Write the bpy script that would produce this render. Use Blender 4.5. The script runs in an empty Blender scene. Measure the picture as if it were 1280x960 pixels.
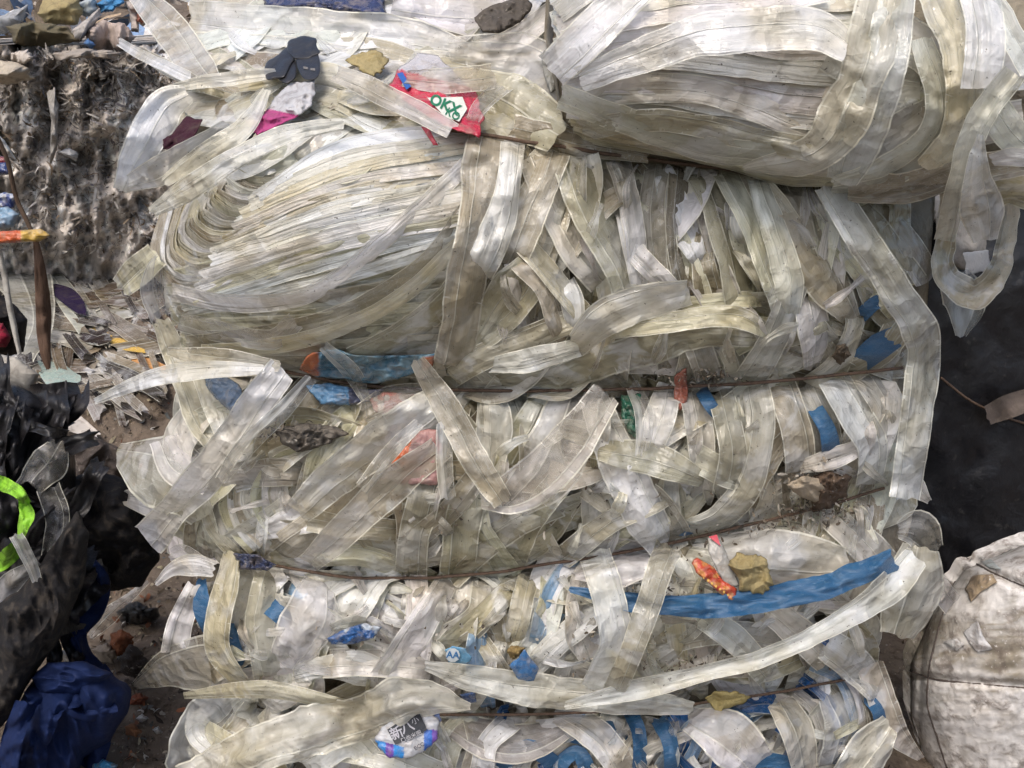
import bpy, math, random
import numpy as np
from math import radians as rad, sin, cos, pi

# ------------------------------------------------------------------ camera, sky, sun, exposure
sc = bpy.context.scene
COL = sc.collection
CAM = np.array([0.0, 0.0, 1.25]); PITCH = rad(20); HT = 0.5
cd = bpy.data.cameras.new('camera'); cam = bpy.data.objects.new('camera', cd); COL.objects.link(cam)
cam.location = CAM; cam.rotation_euler = (rad(90) - PITCH, 0, 0)
cd.sensor_width = 36; cd.lens = 18 / HT; cd.clip_start = .02; cd.clip_end = 500
sc.camera = cam
w = bpy.data.worlds.new('World'); sc.world = w; w.use_nodes = True
nt = w.node_tree; bg = nt.nodes['Background']
sky = nt.nodes.new('ShaderNodeTexSky'); sky.sky_type = 'NISHITA'; sky.sun_disc = False
SUN_EL, SUN_ROT = rad(58), rad(205)
sky.sun_elevation = SUN_EL; sky.sun_rotation = SUN_ROT; sky.air_density = 1.0; sky.dust_density = 4.0; sky.ozone_density = .6
nt.links.new(sky.outputs[0], bg.inputs[0]); bg.inputs[1].default_value = .13
sd = bpy.data.lights.new('sun', 'SUN'); so = bpy.data.objects.new('sun', sd); COL.objects.link(so)
sd.energy = 1.1; sd.angle = rad(18); sd.color = (1, .95, .87)
so.location = (-1, -2, 5)
# direction to the sun: rotation measured from +Y towards +X
sdir = (sin(SUN_ROT) * cos(SUN_EL), cos(SUN_ROT) * cos(SUN_EL), sin(SUN_EL))
from mathutils import Vector
so.rotation_euler = Vector(sdir).to_track_quat('Z', 'Y').to_euler()
sc.view_settings.view_transform = 'Standard'; sc.view_settings.look = 'None'
sc.view_settings.exposure = 0.78; sc.view_settings.gamma = 1
sc.view_settings.use_curve_mapping = False
sc.render.engine = 'CYCLES'
sc.cycles.transparent_max_bounces = 6; sc.cycles.max_bounces = 4
sc.cycles.diffuse_bounces = 2; sc.cycles.glossy_bounces = 2; sc.cycles.transmission_bounces = 2
sc.cycles.use_denoising = True; sc.cycles.use_adaptive_sampling = True; sc.cycles.adaptive_threshold = .035

rng = random.Random(7); nr = np.random.RandomState(7)

# ------------------------------------------------------------------ geometry of the view
FY, FZ, UY, UZ = cos(PITCH), -sin(PITCH), sin(PITCH), cos(PITCH)
YF = 1.40                                   # the bale's front face stands at this distance
MPP = 1.49 / 640 * HT                       # metres per photo pixel there
def ray(x, y):
    a = (np.asarray(x, float) - 640) / 640 * HT; b = (480 - np.asarray(y, float)) / 640 * HT
    return a, FY + UY * b, FZ + UZ * b
def PY(x, y, Y):                            # a point at distance Y from the camera wall
    a, dy, dz = ray(x, y); t = Y / dy
    return np.stack([a * t + 0 * Y, dy * t, CAM[2] + dz * t], -1)
def P(x, y, d): return PY(x, y, YF - np.asarray(d, float))

# ------------------------------------------------------------------ numpy noise
def _h(i, j, k):
    n = (i * 374761393 + j * 668265263 + k * 1274126177).astype(np.int64) & 0x7fffffff
    n = ((n ^ (n >> 13)) * 1274126177) & 0x7fffffff
    return ((n ^ (n >> 16)) & 0xffff) / 32767.5 - 1
def noise(x, y, z=0.0):
    x, y, z = np.broadcast_arrays(np.asarray(x, float), np.asarray(y, float), np.asarray(z, float))
    i, j, k = np.floor(x).astype(np.int64), np.floor(y).astype(np.int64), np.floor(z).astype(np.int64)
    f, g, h = x - i, y - j, z - k
    f, g, h = f * f * (3 - 2 * f), g * g * (3 - 2 * g), h * h * (3 - 2 * h)
    r = 0
    for a in (0, 1):
        for b in (0, 1):
            for c in (0, 1):
                r = r + _h(i + a, j + b, k + c) * (f if a else 1 - f) * (g if b else 1 - g) * (h if c else 1 - h)
    return r
def fbm(x, y, z=0.0, o=4, g=.5):
    r, a = 0, 1
    for q in range(o):
        r = r + a * noise(np.asarray(x) * 2 ** q, np.asarray(y) * 2 ** q, z + q * 7.3); a *= g
    return r
def ridge(x, y, z=0.0, o=3):
    r, a = 0, 1
    for q in range(o):
        r = r + a * (1 - 2 * np.abs(noise(np.asarray(x) * 2 ** q, np.asarray(y) * 2 ** q, z + q * 5.1))); a *= .5
    return r

# ------------------------------------------------------------------ materials
def new_mat(name):
    m = bpy.data.materials.new(name); m.use_nodes = True
    n = m.node_tree; n.nodes.clear(); return m, n
class N:
    def __init__(s, nt): s.nt = nt
    def n(s, t, **k):
        o = s.nt.nodes.new(t)
        for a, b in k.items(): setattr(o, a, b)
        return o
    def l(s, a, b): s.nt.links.new(a, b)
    def val(s, sock, v):
        if hasattr(v, 'is_linked') or hasattr(v, 'links'): s.l(v, sock)
        else: sock.default_value = v
    def math(s, op, a, b=0.0, clamp=False):
        o = s.n('ShaderNodeMath', operation=op); o.use_clamp = clamp
        s.val(o.inputs[0], a); s.val(o.inputs[1], b); return o.outputs[0]
    def ramp(s, v, a, b, lo=0.0, hi=1.0):
        o = s.n('ShaderNodeMapRange'); o.interpolation_type = 'SMOOTHSTEP'
        s.val(o.inputs[0], v); o.inputs[1].default_value = a; o.inputs[2].default_value = b
        o.inputs[3].default_value = lo; o.inputs[4].default_value = hi; return o.outputs[0]
    def noise(s, vec, scale, detail=4, rough=.55, dist=0.0):
        o = s.n('ShaderNodeTexNoise'); s.l(vec, o.inputs['Vector']); o.inputs['Scale'].default_value = scale
        o.inputs['Detail'].default_value = detail; o.inputs['Roughness'].default_value = rough
        o.inputs['Distortion'].default_value = dist; return o.outputs[0]
    def mix(s, f, a, b, blend='MIX'):
        o = s.n('ShaderNodeMix', data_type='RGBA', blend_type=blend)
        s.val(o.inputs[0], f); s.val(o.inputs[6], a); s.val(o.inputs[7], b); return o.outputs[2]
    def vscale(s, v, sx, sy, sz):
        o = s.n('ShaderNodeMapping'); s.l(v, o.inputs[0]); o.inputs['Scale'].default_value = (sx, sy, sz); return o.outputs[0]

def film_material(name, clear):
    m, nt = new_mat(name); k = N(nt)
    at = k.n('ShaderNodeAttribute', attribute_name='Col'); uv = k.n('ShaderNodeUVMap'); geo = k.n('ShaderNodeNewGeometry')
    sep = k.n('ShaderNodeSeparateXYZ'); k.l(uv.outputs[0], sep.inputs[0]); u, v = sep.outputs[0], sep.outputs[1]
    pos = geo.outputs['Position']
    fr = k.math('FRACT', u)                                     # u = 3*k + across, so that neighbours differ
    e = k.math('MULTIPLY', k.math('ABSOLUTE', k.math('SUBTRACT', fr, .5)), 2.0)
    edge = k.ramp(e, .905, .95)
    near = k.ramp(e, .45, .95)
    comb = k.n('ShaderNodeCombineXYZ'); k.l(u, comb.inputs[0]); k.l(v, comb.inputs[1]); uvv = comb.outputs[0]
    wn = k.n('ShaderNodeTexWhiteNoise', noise_dimensions='1D'); k.l(k.math('FLOOR', u), wn.inputs['W'])
    ws = k.n('ShaderNodeSeparateColor'); k.l(wn.outputs['Color'], ws.inputs[0]); r1, r2, r3 = ws.outputs
    low = k.noise(pos, 8, 2)
    streak = k.noise(k.vscale(uvv, 2.6, 4, 1), 1.0, 3, .55, .5)
    fine = k.noise(k.vscale(uvv, 46, 1.6, 1), 1.0, 2, .5)
    tick = k.noise(k.vscale(uvv, 1.6, 120, 1), 1.0, 1, .5, 1.2)
    tickm = k.math('MULTIPLY', k.ramp(tick, .62, .68), k.math('MULTIPLY', near, k.ramp(low, .48, .58)))
    blotch2 = k.noise(pos, 36, 4, .6)
    white = k.ramp(k.noise(pos, 15, 3, .55, .8), .50, .64)
    c = at.outputs['Color']
    c = k.mix(k.ramp(streak, .42, .60, 0, .5), c, k.mix(1.0, c, (1.20, 1.20, 1.24, 1), 'MULTIPLY'))
    c = k.mix(k.math('MULTIPLY', k.ramp(fine, .56, .70), k.math('MULTIPLY', r1, .42)), c, k.mix(1.0, c, (.74, .69, .58, 1), 'MULTIPLY'))
    c = k.mix(k.math('MULTIPLY', k.ramp(fine, .44, .32), k.math('MULTIPLY', r2, .45)), c, (.80, .79, .76, 1))
    c = k.mix(k.ramp(low, .44, .62, 0, .75), c, k.mix(1.0, c, (.76, .70, .56, 1), 'MULTIPLY'))
    c = k.mix(k.math('MULTIPLY', white, k.math('ADD', k.math('MULTIPLY', r3, .5), .12)), c, (.80, .81, .82, 1))  # milky film patches, whitened further so the colour also paints in specular glints
    c = k.mix(k.math('MULTIPLY', k.ramp(blotch2, .58, .68), k.ramp(low, .40, .62, .05, .38)), c, (.22, .18, .13, 1))
    speckm = k.math('MULTIPLY', k.ramp(k.noise(pos, 230, 1, .5), .70, .76), k.ramp(blotch2, .45, .58))
    c = k.mix(k.math('MULTIPLY', speckm, .8), c, (.05, .04, .03, 1))
    # crumple facets and lengthwise drawn lines
    vo = k.n('ShaderNodeTexVoronoi'); vo.feature = 'F1'; vo.inputs['Scale'].default_value = 30
    nn = k.n('ShaderNodeTexNoise'); k.l(pos, nn.inputs['Vector']); nn.inputs['Scale'].default_value = 14; nn.inputs['Detail'].default_value = 1
    vv = k.n('ShaderNodeVectorMath', operation='MULTIPLY_ADD'); k.l(nn.outputs[1], vv.inputs[0]); vv.inputs[1].default_value = (.06, .06, .06); k.l(pos, vv.inputs[2])
    k.l(vv.outputs[0], vo.inputs['Vector'])
    h = k.math('ADD', k.math('MULTIPLY', streak, 1.1), k.math('MULTIPLY', fine, .10))
    h = k.math('ADD', h, k.math('MULTIPLY', vo.outputs[0], 1.3))
    h = k.math('ADD', h, k.math('MULTIPLY', k.noise(pos, 60, 2, .5, .8), .5))
    bump = k.n('ShaderNodeBump'); bump.inputs['Strength'].default_value = .9; bump.inputs['Distance'].default_value = .0062
    u0 = k.math('ADD', k.math('MULTIPLY', wn.outputs[0], .7), .15)
    du = k.math('SUBTRACT', k.math('ADD', fr, k.math('MULTIPLY', k.noise(k.vscale(uvv, .0, 7, 1), 1.0, 2), .16)), k.math('ADD', u0, .08))
    fold = k.math('SUBTRACT', 1.0, k.ramp(k.math('ABSOLUTE', du), .008, .028))
    side = k.ramp(du, -.004, .004)
    c = k.mix(k.math('MULTIPLY', side, .30), c, k.mix(1.0, c, (1.25, 1.26, 1.30, 1), 'MULTIPLY'))
    c = k.mix(k.math('MULTIPLY', fold, .45), c, (.80, .79, .70, 1))
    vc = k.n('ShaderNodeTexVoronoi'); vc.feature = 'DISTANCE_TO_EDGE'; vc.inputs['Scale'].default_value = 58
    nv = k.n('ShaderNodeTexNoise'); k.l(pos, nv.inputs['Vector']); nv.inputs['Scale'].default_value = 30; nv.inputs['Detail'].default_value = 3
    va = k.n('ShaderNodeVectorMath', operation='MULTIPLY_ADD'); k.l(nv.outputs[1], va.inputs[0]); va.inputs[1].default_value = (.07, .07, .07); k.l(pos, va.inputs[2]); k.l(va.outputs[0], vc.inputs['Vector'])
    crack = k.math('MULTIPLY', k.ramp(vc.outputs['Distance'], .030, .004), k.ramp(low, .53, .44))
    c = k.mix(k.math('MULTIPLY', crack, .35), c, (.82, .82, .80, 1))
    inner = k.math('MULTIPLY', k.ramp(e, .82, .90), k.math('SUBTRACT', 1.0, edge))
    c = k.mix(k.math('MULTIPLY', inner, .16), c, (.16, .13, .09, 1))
    c = k.mix(k.math('MULTIPLY', edge, k.ramp(streak, .35, .6, .25, .8)), c, (.80, .78, .66, 1))
    c = k.mix(k.math('MULTIPLY', tickm, .5), c, (.82, .82, .76, 1))
    # crumple facets and lengthwise drawn lines
    h = k.math('ADD', h, k.math('MULTIPLY', fold, .22))
    k.l(h, bump.inputs['Height'])
    bs = k.n('ShaderNodeBsdfPrincipled'); k.l(c, bs.inputs['Base Color']); k.l(bump.outputs[0], bs.inputs['Normal'])
    k.l(k.math('ADD', k.ramp(blotch2, .35, .65, .05, .20), k.math('MULTIPLY', r1, .10)), bs.inputs['Roughness'])
    bs.inputs['Specular IOR Level'].default_value = .8
    tr = k.n('ShaderNodeBsdfTranslucent'); k.l(c, tr.inputs[0]); k.l(bump.outputs[0], tr.inputs['Normal'])
    mx = k.n('ShaderNodeMixShader'); mx.inputs[0].default_value = .33; k.l(bs.outputs[0], mx.inputs[1]); k.l(tr.outputs[0], mx.inputs[2])
    tp = k.n('ShaderNodeBsdfTransparent')
    a = k.math('ADD', at.outputs['Alpha'], k.math('MULTIPLY', k.math('SUBTRACT', streak, .5), .5))
    a = k.math('ADD', a, k.math('MULTIPLY', edge, .45))
    a = k.math('ADD', a, k.math('ADD', k.math('MULTIPLY', fold, .3), k.math('SUBTRACT', k.math('MULTIPLY', side, .16), .06)))
    a = k.math('ADD', a, k.math('MULTIPLY', tickm, .3), True)
    m2 = k.n('ShaderNodeMixShader'); k.l(a, m2.inputs[0]); k.l(tp.outputs[0], m2.inputs[1]); k.l(mx.outputs[0], m2.inputs[2])
    out = k.n('ShaderNodeOutputMaterial'); k.l((m2 if clear else mx).outputs[0], out.inputs[0])
    return m

def stuff_material(name, rough=.85, dark=(.10, .08, .06, 1), dirt=.5, scale=30, bumpd=.006, spec=.3, col=None, fleck=None, sheen=0, stretch=(1, 1, 1)):
    m, nt = new_mat(name); k = N(nt)
    geo = k.n('ShaderNodeNewGeometry'); pos = k.vscale(geo.outputs['Position'], *stretch)
    if col is None: c = k.n('ShaderNodeAttribute', attribute_name='Col').outputs['Color']
    else:
        rgb = k.n('ShaderNodeRGB'); rgb.outputs[0].default_value = (*col, 1); c = rgb.outputs[0]
    n1 = k.noise(pos, scale, 6, .65, .4); n2 = k.noise(pos, scale * .25, 4, .6)
    c = k.mix(k.ramp(n2, .35, .7, 0, .6), c, k.mix(1.0, c, (1.35, 1.3, 1.25, 1), 'MULTIPLY'))
    c = k.mix(k.math('MULTIPLY', k.ramp(n1, .46, .66), dirt), c, dark)
    if fleck: c = k.mix(k.math('MULTIPLY', k.ramp(k.noise(pos, scale * 4, 3), .62, .72), .7), c, fleck)
    bump = k.n('ShaderNodeBump'); bump.inputs['Strength'].default_value = .8; bump.inputs['Distance'].default_value = bumpd
    k.l(k.math('ADD', n1, k.math('MULTIPLY', k.noise(pos, scale * 4, 4, .6), .35)), bump.inputs['Height'])
    bs = k.n('ShaderNodeBsdfPrincipled'); k.l(c, bs.inputs['Base Color']); k.l(bump.outputs[0], bs.inputs['Normal'])
    k.l(k.ramp(n1, .3, .7, max(rough - .15, .05), min(rough + .1, 1)), bs.inputs['Roughness']); bs.inputs['Specular IOR Level'].default_value = spec
    if sheen: bs.inputs['Sheen Weight'].default_value = sheen
    out = k.n('ShaderNodeOutputMaterial'); k.l(bs.outputs[0], out.inputs[0])
    return m

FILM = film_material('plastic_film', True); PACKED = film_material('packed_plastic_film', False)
CORE = stuff_material('packed_film_core', .7, (.05, .04, .03, 1), .6, 22, .01, .3)
RAG = stuff_material('dirty_cloth', .9, (.09, .075, .06, 1), .45, 45, .003, .2)
LINT = stuff_material('matted_lint', .95, (.07, .058, .046, 1), .45, 30, .012, .1, fleck=(.35, .32, .28, 1))
SOIL = stuff_material('trodden_soil', .95, (.05, .037, .028, 1), .75, 26, .012, .15, fleck=(.30, .25, .2, 1))
BLACK = stuff_material('black_plastic', .50, (.010, .010, .011, 1), .6, 16, .005, .40, fleck=(.035, .033, .031, 1))
SACK = stuff_material('white_coated_sack', .5, (.15, .12, .10, 1), .75, 34, .004, .4, fleck=(.66, .64, .62, 1))
RUST = stuff_material('rusty_wire', .8, (.03, .02, .015, 1), .5, 120, .001, .3, col=(.10, .065, .045))
FOAM = stuff_material('yellow_foam', .95, (.20, .15, .05, 1), .5, 90, .006, .1)
PAINT = stuff_material('printed_wrapper', .30, (.24, .20, .16, 1), .5, 60, .003, .6)
BELT = stuff_material('blue_woven_plastic', .42, (.10, .15, .22, 1), .45, 70, .003, .5, col=(.020, .080, .17), fleck=(.16, .24, .32, 1), stretch=(.4, 1, 3))
FIBRE = stuff_material('brown_woven_strip', .8, (.05, .03, .02, 1), .4, 60, .003, .2, stretch=(4, 4, .4))

# ------------------------------------------------------------------ objects
def tagset(o, label=None, cat=None, group=None, kind=None):
    if label: o['label'] = label
    if cat: o['category'] = cat
    if group: o['group'] = group
    if kind: o['kind'] = kind
    return o
def empty(name, loc, label=None, cat=None, group=None):
    o = bpy.data.objects.new(name, None); COL.objects.link(o); o.location = loc; o.empty_display_size = .1
    return tagset(o, label, cat, group)
def wloc(o):
    v = np.array(o.location); 
    while o.parent: o = o.parent; v = v + np.array(o.location)
    return v
def make(name, geos, mat, parent=None, label=None, cat=None, group=None, kind=None, smooth=True):
    if not isinstance(geos, list): geos = [geos]
    V, F, U, C = [], [], [], []; off = 0
    for v, f, u, c in geos:
        V.append(v); F += [tuple(i + off for i in q) for q in f]; U.append(u); C.append(c); off += len(v)
    V = np.concatenate(V); U = np.concatenate(U); C = np.concatenate(C)
    lo, hi = V.min(0), V.max(0); org = np.array([(lo[0] + hi[0]) / 2, (lo[1] + hi[1]) / 2, lo[2]])
    me = bpy.data.meshes.new(name); me.from_pydata((V - org).tolist(), [], F)
    idx = np.empty(len(me.loops), np.int32); me.loops.foreach_get('vertex_index', idx)
    uvl = me.uv_layers.new(name='UVMap'); uvl.data.foreach_set('uv', U[idx].astype(np.float32).ravel())
    ca = me.color_attributes.new('Col', 'FLOAT_COLOR', 'POINT'); ca.data.foreach_set('color', C.astype(np.float32).ravel())
    if smooth: me.polygons.foreach_set('use_smooth', np.ones(len(me.polygons), bool))
    for m in (mat if isinstance(mat, list) else [mat]): me.materials.append(m)
    o = bpy.data.objects.new(name, me); COL.objects.link(o)
    if parent: o.parent = parent; o.location = org - wloc(parent)
    else: o.location = org
    return tagset(o, label, cat, group, kind)
def gridfaces(a, b, off=0):
    return [(off + i * b + j, off + i * b + j + 1, off + (i + 1) * b + j + 1, off + (i + 1) * b + j) for i in range(a - 1) for j in range(b - 1)]

TONE = {'w': (.79, .785, .755, .74), 'b': (.47, .435, .335, .76), 'y': (.62, .585, .43, .86), 'g': (.50, .475, .42, .74), 'd': (.29, .25, .18, .95),
        'c': (.70, .70, .69, .38), 'cb': (.50, .48, .41, .58), 'B': (.022, .10, .28, .95), 'lb': (.25, .40, .60, .75), 'p': (.67, .65, .57, .72), 'gr': (.03, .2, .13, .9)}

# ------------------------------------------------------------------ shape of the bale's face (metres in front of the face plane)
W1 = [(180, 175), (330, 170), (420, 155), (555, 160), (700, 182), (860, 205), (1000, 225), (1060, 235), (1180, 245)]
W2 = [(180, 430), (345, 461), (400, 474), (470, 484), (640, 489), (840, 485), (990, 475), (1125, 461), (1180, 452)]
W3 = [(180, 690), (300, 700), (420, 721), (560, 721), (700, 705), (870, 674), (960, 652), (1100, 612), (1180, 600)]
W4 = [(180, 880), (360, 893), (540, 893), (700, 892), (850, 882), (960, 868), (1065, 848), (1180, 825)]
def wy(W, x): return np.interp(x, [p[0] for p in W], [p[1] for p in W])
def D(x, y):
    x = np.asarray(x, float); y = np.asarray(y, float)
    a, b, c, e = wy(W1, x), wy(W2, x), wy(W3, x), wy(W4, x)
    def hump(lo, hi, A): t = np.clip((y - lo) / (hi - lo), 0, 1); return A * np.sin(pi * t) ** .85
    ea = np.clip(1 - ((x - 395) / 225) ** 2 - ((y - 312) / 150) ** 2, 0, 1)
    d = .055 * np.sqrt(ea) + hump(a, b, .050) + hump(b, c, .040) + hump(c, e, .045) + np.where(y > e, .035 * np.clip((y - e) / 60, 0, 1), 0)
    d = d - np.where(y < a, (a - y) * .0022, 0)
    s = (x - (680 - .02 * (y - 480))) / 500
    d = d - .17 * np.clip(np.abs(s), 0, 1.15) ** 5
    return d + .006 * noise(x / 70, y / 70, 3)
def DR(x, y):                                # the barrel of film lying on top at the right
    x = np.asarray(x, float); y = np.asarray(y, float)
    cy = 45 + (x - 690) * .10; ry = np.interp(x, [680, 760, 1060, 1180, 1290], [110, 130, 165, 150, 140])
    s = np.clip((y - cy) / ry, -1, 1)
    r = .02 + .15 * np.sqrt(1 - s * s * .98) - .06 * np.clip((760 - x) / 80, 0, 1) ** 2
    return r - np.clip(y - (cy + ry), 0, 60) * .0012

def unproj(V):
    q = V - CAM; f = q[:, 1] * FY + q[:, 2] * FZ; u = q[:, 1] * UY + q[:, 2] * UZ
    return 640 + q[:, 0] / f / HT * 640, 480 - u / f / HT * 640
SEQ = [0]
def ribbon(pts, w, lift=.02, col='b', tilt=0.0, fn=D, amp=1.0, nu=9, step=6, conform=1.0, jag=.5, wander=0, bend=0.0, dive=0.0, folds=1.0, rag=.38, twist=.25):
    SEQ[0] += 1; sd = SEQ[0] * 1.37
    p = np.array([(q[0], q[1], q[2] if len(q) > 2 else 0) for q in pts], float)
    if wander: p[:, :2] += nr.normal(0, wander, (len(p), 2))
    ww = np.array(w if isinstance(w, (list, tuple)) else [w] * len(p), float)
    if len(ww) != len(p): ww = np.interp(np.linspace(0, 1, len(p)), np.linspace(0, 1, len(ww)), ww)
    q = np.concatenate([p, ww[:, None]], 1)
    q = np.concatenate([[2 * q[0] - q[1]], q, [2 * q[-1] - q[-2]]])
    out = []
    for i in range(1, len(q) - 2):
        L = np.hypot(*(q[i + 1, :2] - q[i, :2])); n = max(2, int(L / step)); t = np.linspace(0, 1, n, endpoint=(i == len(q) - 3))[:, None]
        a, b, c, d_ = q[i - 1], q[i], q[i + 1], q[i + 2]
        out.append(.5 * ((2 * b) + (-a + c) * t + (2 * a - 5 * b + 4 * c - d_) * t * t + (-a + 3 * b - 3 * c + d_) * t ** 3))
    s = np.concatenate(out); s[:, 3] = np.maximum(s[:, 3], 2)
    tg = np.gradient(s[:, :2], axis=0); tg /= np.maximum(np.hypot(tg[:, 0], tg[:, 1]), 1e-6)[:, None]
    # steady the across direction on tight bends
    nrm = np.stack([-tg[:, 1], tg[:, 0]], 1)
    al = np.concatenate([[0], np.cumsum(np.hypot(*np.diff(s[:, :2], axis=0).T))])
    u = np.linspace(-.5, .5, nu)
    A, UU = np.meshgrid(al, u, indexing='ij'); Wd = s[:, 3][:, None]
    wv = Wd * (1 + .10 * noise(A / 45, UU * 0 + sd, sd))
    eo = np.where(UU > 0, noise(A / 24, 0 * A + 2.0, sd), noise(A / 24, 0 * A + 5.0, sd + 3)) + .5 * np.where(UU > 0, noise(A / 8, 0 * A, sd), noise(A / 8, 0 * A, sd + 9))
    wv = wv * (1 + .13 * rag * eo)
    cl = (3.0 * noise(al / 40, sd, 2.0) + 1.0 * noise(al / 13, sd, 5.0)) * rag
    X = (s[:, 0] + nrm[:, 0] * cl)[:, None] + nrm[:, 0][:, None] * wv * UU; Y = (s[:, 1] + nrm[:, 1] * cl)[:, None] + nrm[:, 1][:, None] * wv * UU
    # ragged cut ends
    m = len(s)
    for idx, sg in ((0, -1), (m - 1, 1)):
        jg = jag * 7 * noise(u * 5 + sd, u * 0 + sg, sd) * np.minimum(1, s[idx, 3] / 20)
        jg = jg + jag * nr.uniform(-.3, .3) * u * s[idx, 3]
        X[idx] += tg[idx, 0] * jg; Y[idx] += tg[idx, 1] * jg
    um = wv * MPP
    if fn is D and conform > .5:
        m_ = np.minimum.reduce([np.abs(Y - wy(W, X)) + np.where((X < W[1][0]), 40, 0) for W in (W1, W2, W3, W4)])
        lf = lift * (.40 + .60 * np.clip(m_ / 20, 0, 1) ** .8)
    else: lf = lift
    d = conform * fn(X, Y) + (1 - conform) * fn(s[:, 0], s[:, 1])[:, None] + lf + s[:, 2][:, None]
    tl = tilt * (1 + .5 * noise(al / 90, sd, 1.0))[:, None] + twist * noise(al / 60, sd, 9.0)[:, None]
    d = d + tl * UU * um
    k = np.clip(um / .045, .3, 1.6) * amp
    d = d + .0030 * k * noise(UU * 3.2 + sd, A / 65, sd)
    d = d + .0024 * k * ridge(UU * 2.6 + sd, A / 38 + UU * 1.2, sd, 2)
    d = d + .0012 * k * noise(UU * 9 + sd, A / 30, sd + 4)
    d = d + bend * (4 * UU * UU) * um
    for _ in range(int(folds * (2 + al[-1] / 32))):           # sharp creases
        a0 = nr.uniform(0, al[-1]); th = nr.normal(0, .75) + (pi / 2 if nr.rand() < .3 else 0)
        sdist = ((A - a0) * cos(th) + (UU * wv - nr.uniform(-.4, .4) * ww.mean()) * sin(th)) * MPP
        d = d + nr.uniform(-.42, .42) * amp * np.minimum(np.abs(sdist), nr.uniform(.006, .022))
    if dive:
        en = np.minimum(A, al[-1] - A) / 26.0; d = d - dive * np.clip(1 - en, 0, 1) ** 2
    V = P(X, Y, d).reshape(-1, 3)
    c = np.array(TONE[col] if isinstance(col, str) else col, float)
    f = nr.uniform(.86, 1.14); c = np.array([*(np.clip(c[:3] * f * nr.uniform(.97, 1.03, 3), 0, .85)), c[3]])
    C = np.tile(c, (m * nu, 1))
    U = np.stack([(UU + .5) * .998 + .001 + SEQ[0] % 97, A * MPP + SEQ[0] * .37], -1).reshape(-1, 2)
    return V, gridfaces(m, nu), U, C

def loft(S, M, E, n, w, lift=.02, col='b', tilt=.5, dl=0.0, jit=4, fn=D, amp=1.0, M2=None, trim=.0, cols=None):
    gs = []
    for i in range(n):
        t = (i + .5) / n
        def at(L): return tuple(L[0][j] + (L[1][j] - L[0][j]) * t + nr.normal(0, jit) for j in (0, 1))
        ps = [at(S), at(M)] + ([at(M2)] if M2 else []) + [at(E)]
        gs.append(ribbon(ps, w * nr.uniform(.8, 1.2), lift + dl * i, cols[i % len(cols)] if cols else col, tilt, fn, amp))
    return gs

def blob(poly, Y, thick=.1, amp=.02, sc_=.12, col=(.3, .3, .3), seed=1, rings=26, segs=88, ax=1.0, ay=1.0, flat=.5, rough=.03, yfn=None, back=.5, soft=0):
    """A closed lump whose outline (photo pixels) stands at distance Y, bulging towards the viewer; folded by ridged noise."""
    p = np.array(poly, float); c = p.mean(0)
    q = np.concatenate([p, p[:1]]); L = np.concatenate([[0], np.cumsum(np.hypot(*np.diff(q, axis=0).T))])
    s = np.linspace(0, L[-1], segs, endpoint=False)
    ox, oy = np.interp(s, L, q[:, 0]), np.interp(s, L, q[:, 1])
    if soft:
        kk = np.ones(soft) / soft
        ox = np.convolve(np.concatenate([ox[-soft:], ox, ox[:soft]]), kk, 'same')[soft:-soft]; oy = np.convolve(np.concatenate([oy[-soft:], oy, oy[:soft]]), kk, 'same')[soft:-soft]
    nz = 1 + 1.3 * rough * fbm(np.cos(s / L[-1] * 2 * pi) * 2.3 + seed + .37, np.sin(s / L[-1] * 2 * pi) * 2.3 + .41, seed + .3, 4, .6)
    ox = c[0] + (ox - c[0]) * nz; oy = c[1] + (oy - c[1]) * nz
    V = []; 
    def shell(r, sg):
        x = c[0] + (ox - c[0]) * r; y = c[1] + (oy - c[1]) * r
        yy = Y if yfn is None else yfn(x, y)
        base = thick * (1 - r ** 2.2) ** flat
        wx, wyy = x * MPP / sc_ * ax, y * MPP / sc_ * ay
        h = amp * (ridge(wx + .5 * noise(wx, wyy, seed), wyy + .5 * noise(wyy, wx, seed + 2), seed, 3) + .5 * fbm(wx * 3, wyy * 3, seed, 2)) * (1 - r ** 6 * .7)
        return PY(x, y, yy - (base + h if sg > 0 else -base * back))
    rs = np.linspace(0, 1, rings) ** .8
    F = []
    V.append(shell(0.001, 1)[:1]); off = 1
    for r in rs[1:]: V.append(shell(r, 1))
    nb = rings - 1
    for j in range(segs): F.append((0, 1 + j, 1 + (j + 1) % segs))
    for i in range(nb - 1):
        for j in range(segs):
            a = 1 + i * segs + j; b = 1 + i * segs + (j + 1) % segs
            F.append((a, a + segs, b + segs, b))
    o = 1 + (nb - 1) * segs; nbk = 5
    for i in range(nbk):
        V.append(shell(1 - (i + 1) / (nbk + .5), -1))
        p0 = o if i == 0 else 1 + nb * segs + (i - 1) * segs; p1 = 1 + nb * segs + i * segs
        for j in range(segs): F.append((p0 + j, p1 + j, p1 + (j + 1) % segs, p0 + (j + 1) % segs))
    F.append(tuple(1 + nb * segs + (nbk - 1) * segs + j for j in range(segs)))
    V = np.concatenate(V); n = len(V)
    U = np.stack([V[:, 0] * 4 % 1, V[:, 2]], -1)
    if callable(col):
        px, py = unproj(V); C = np.array([[*col(a, b), 1] for a, b in zip(px, py)]); return V, F, U, C
    return V, F, U, np.tile(np.array([*col, 1.0])[:4] if len(col) == 3 else np.array(col), (n, 1))

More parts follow.
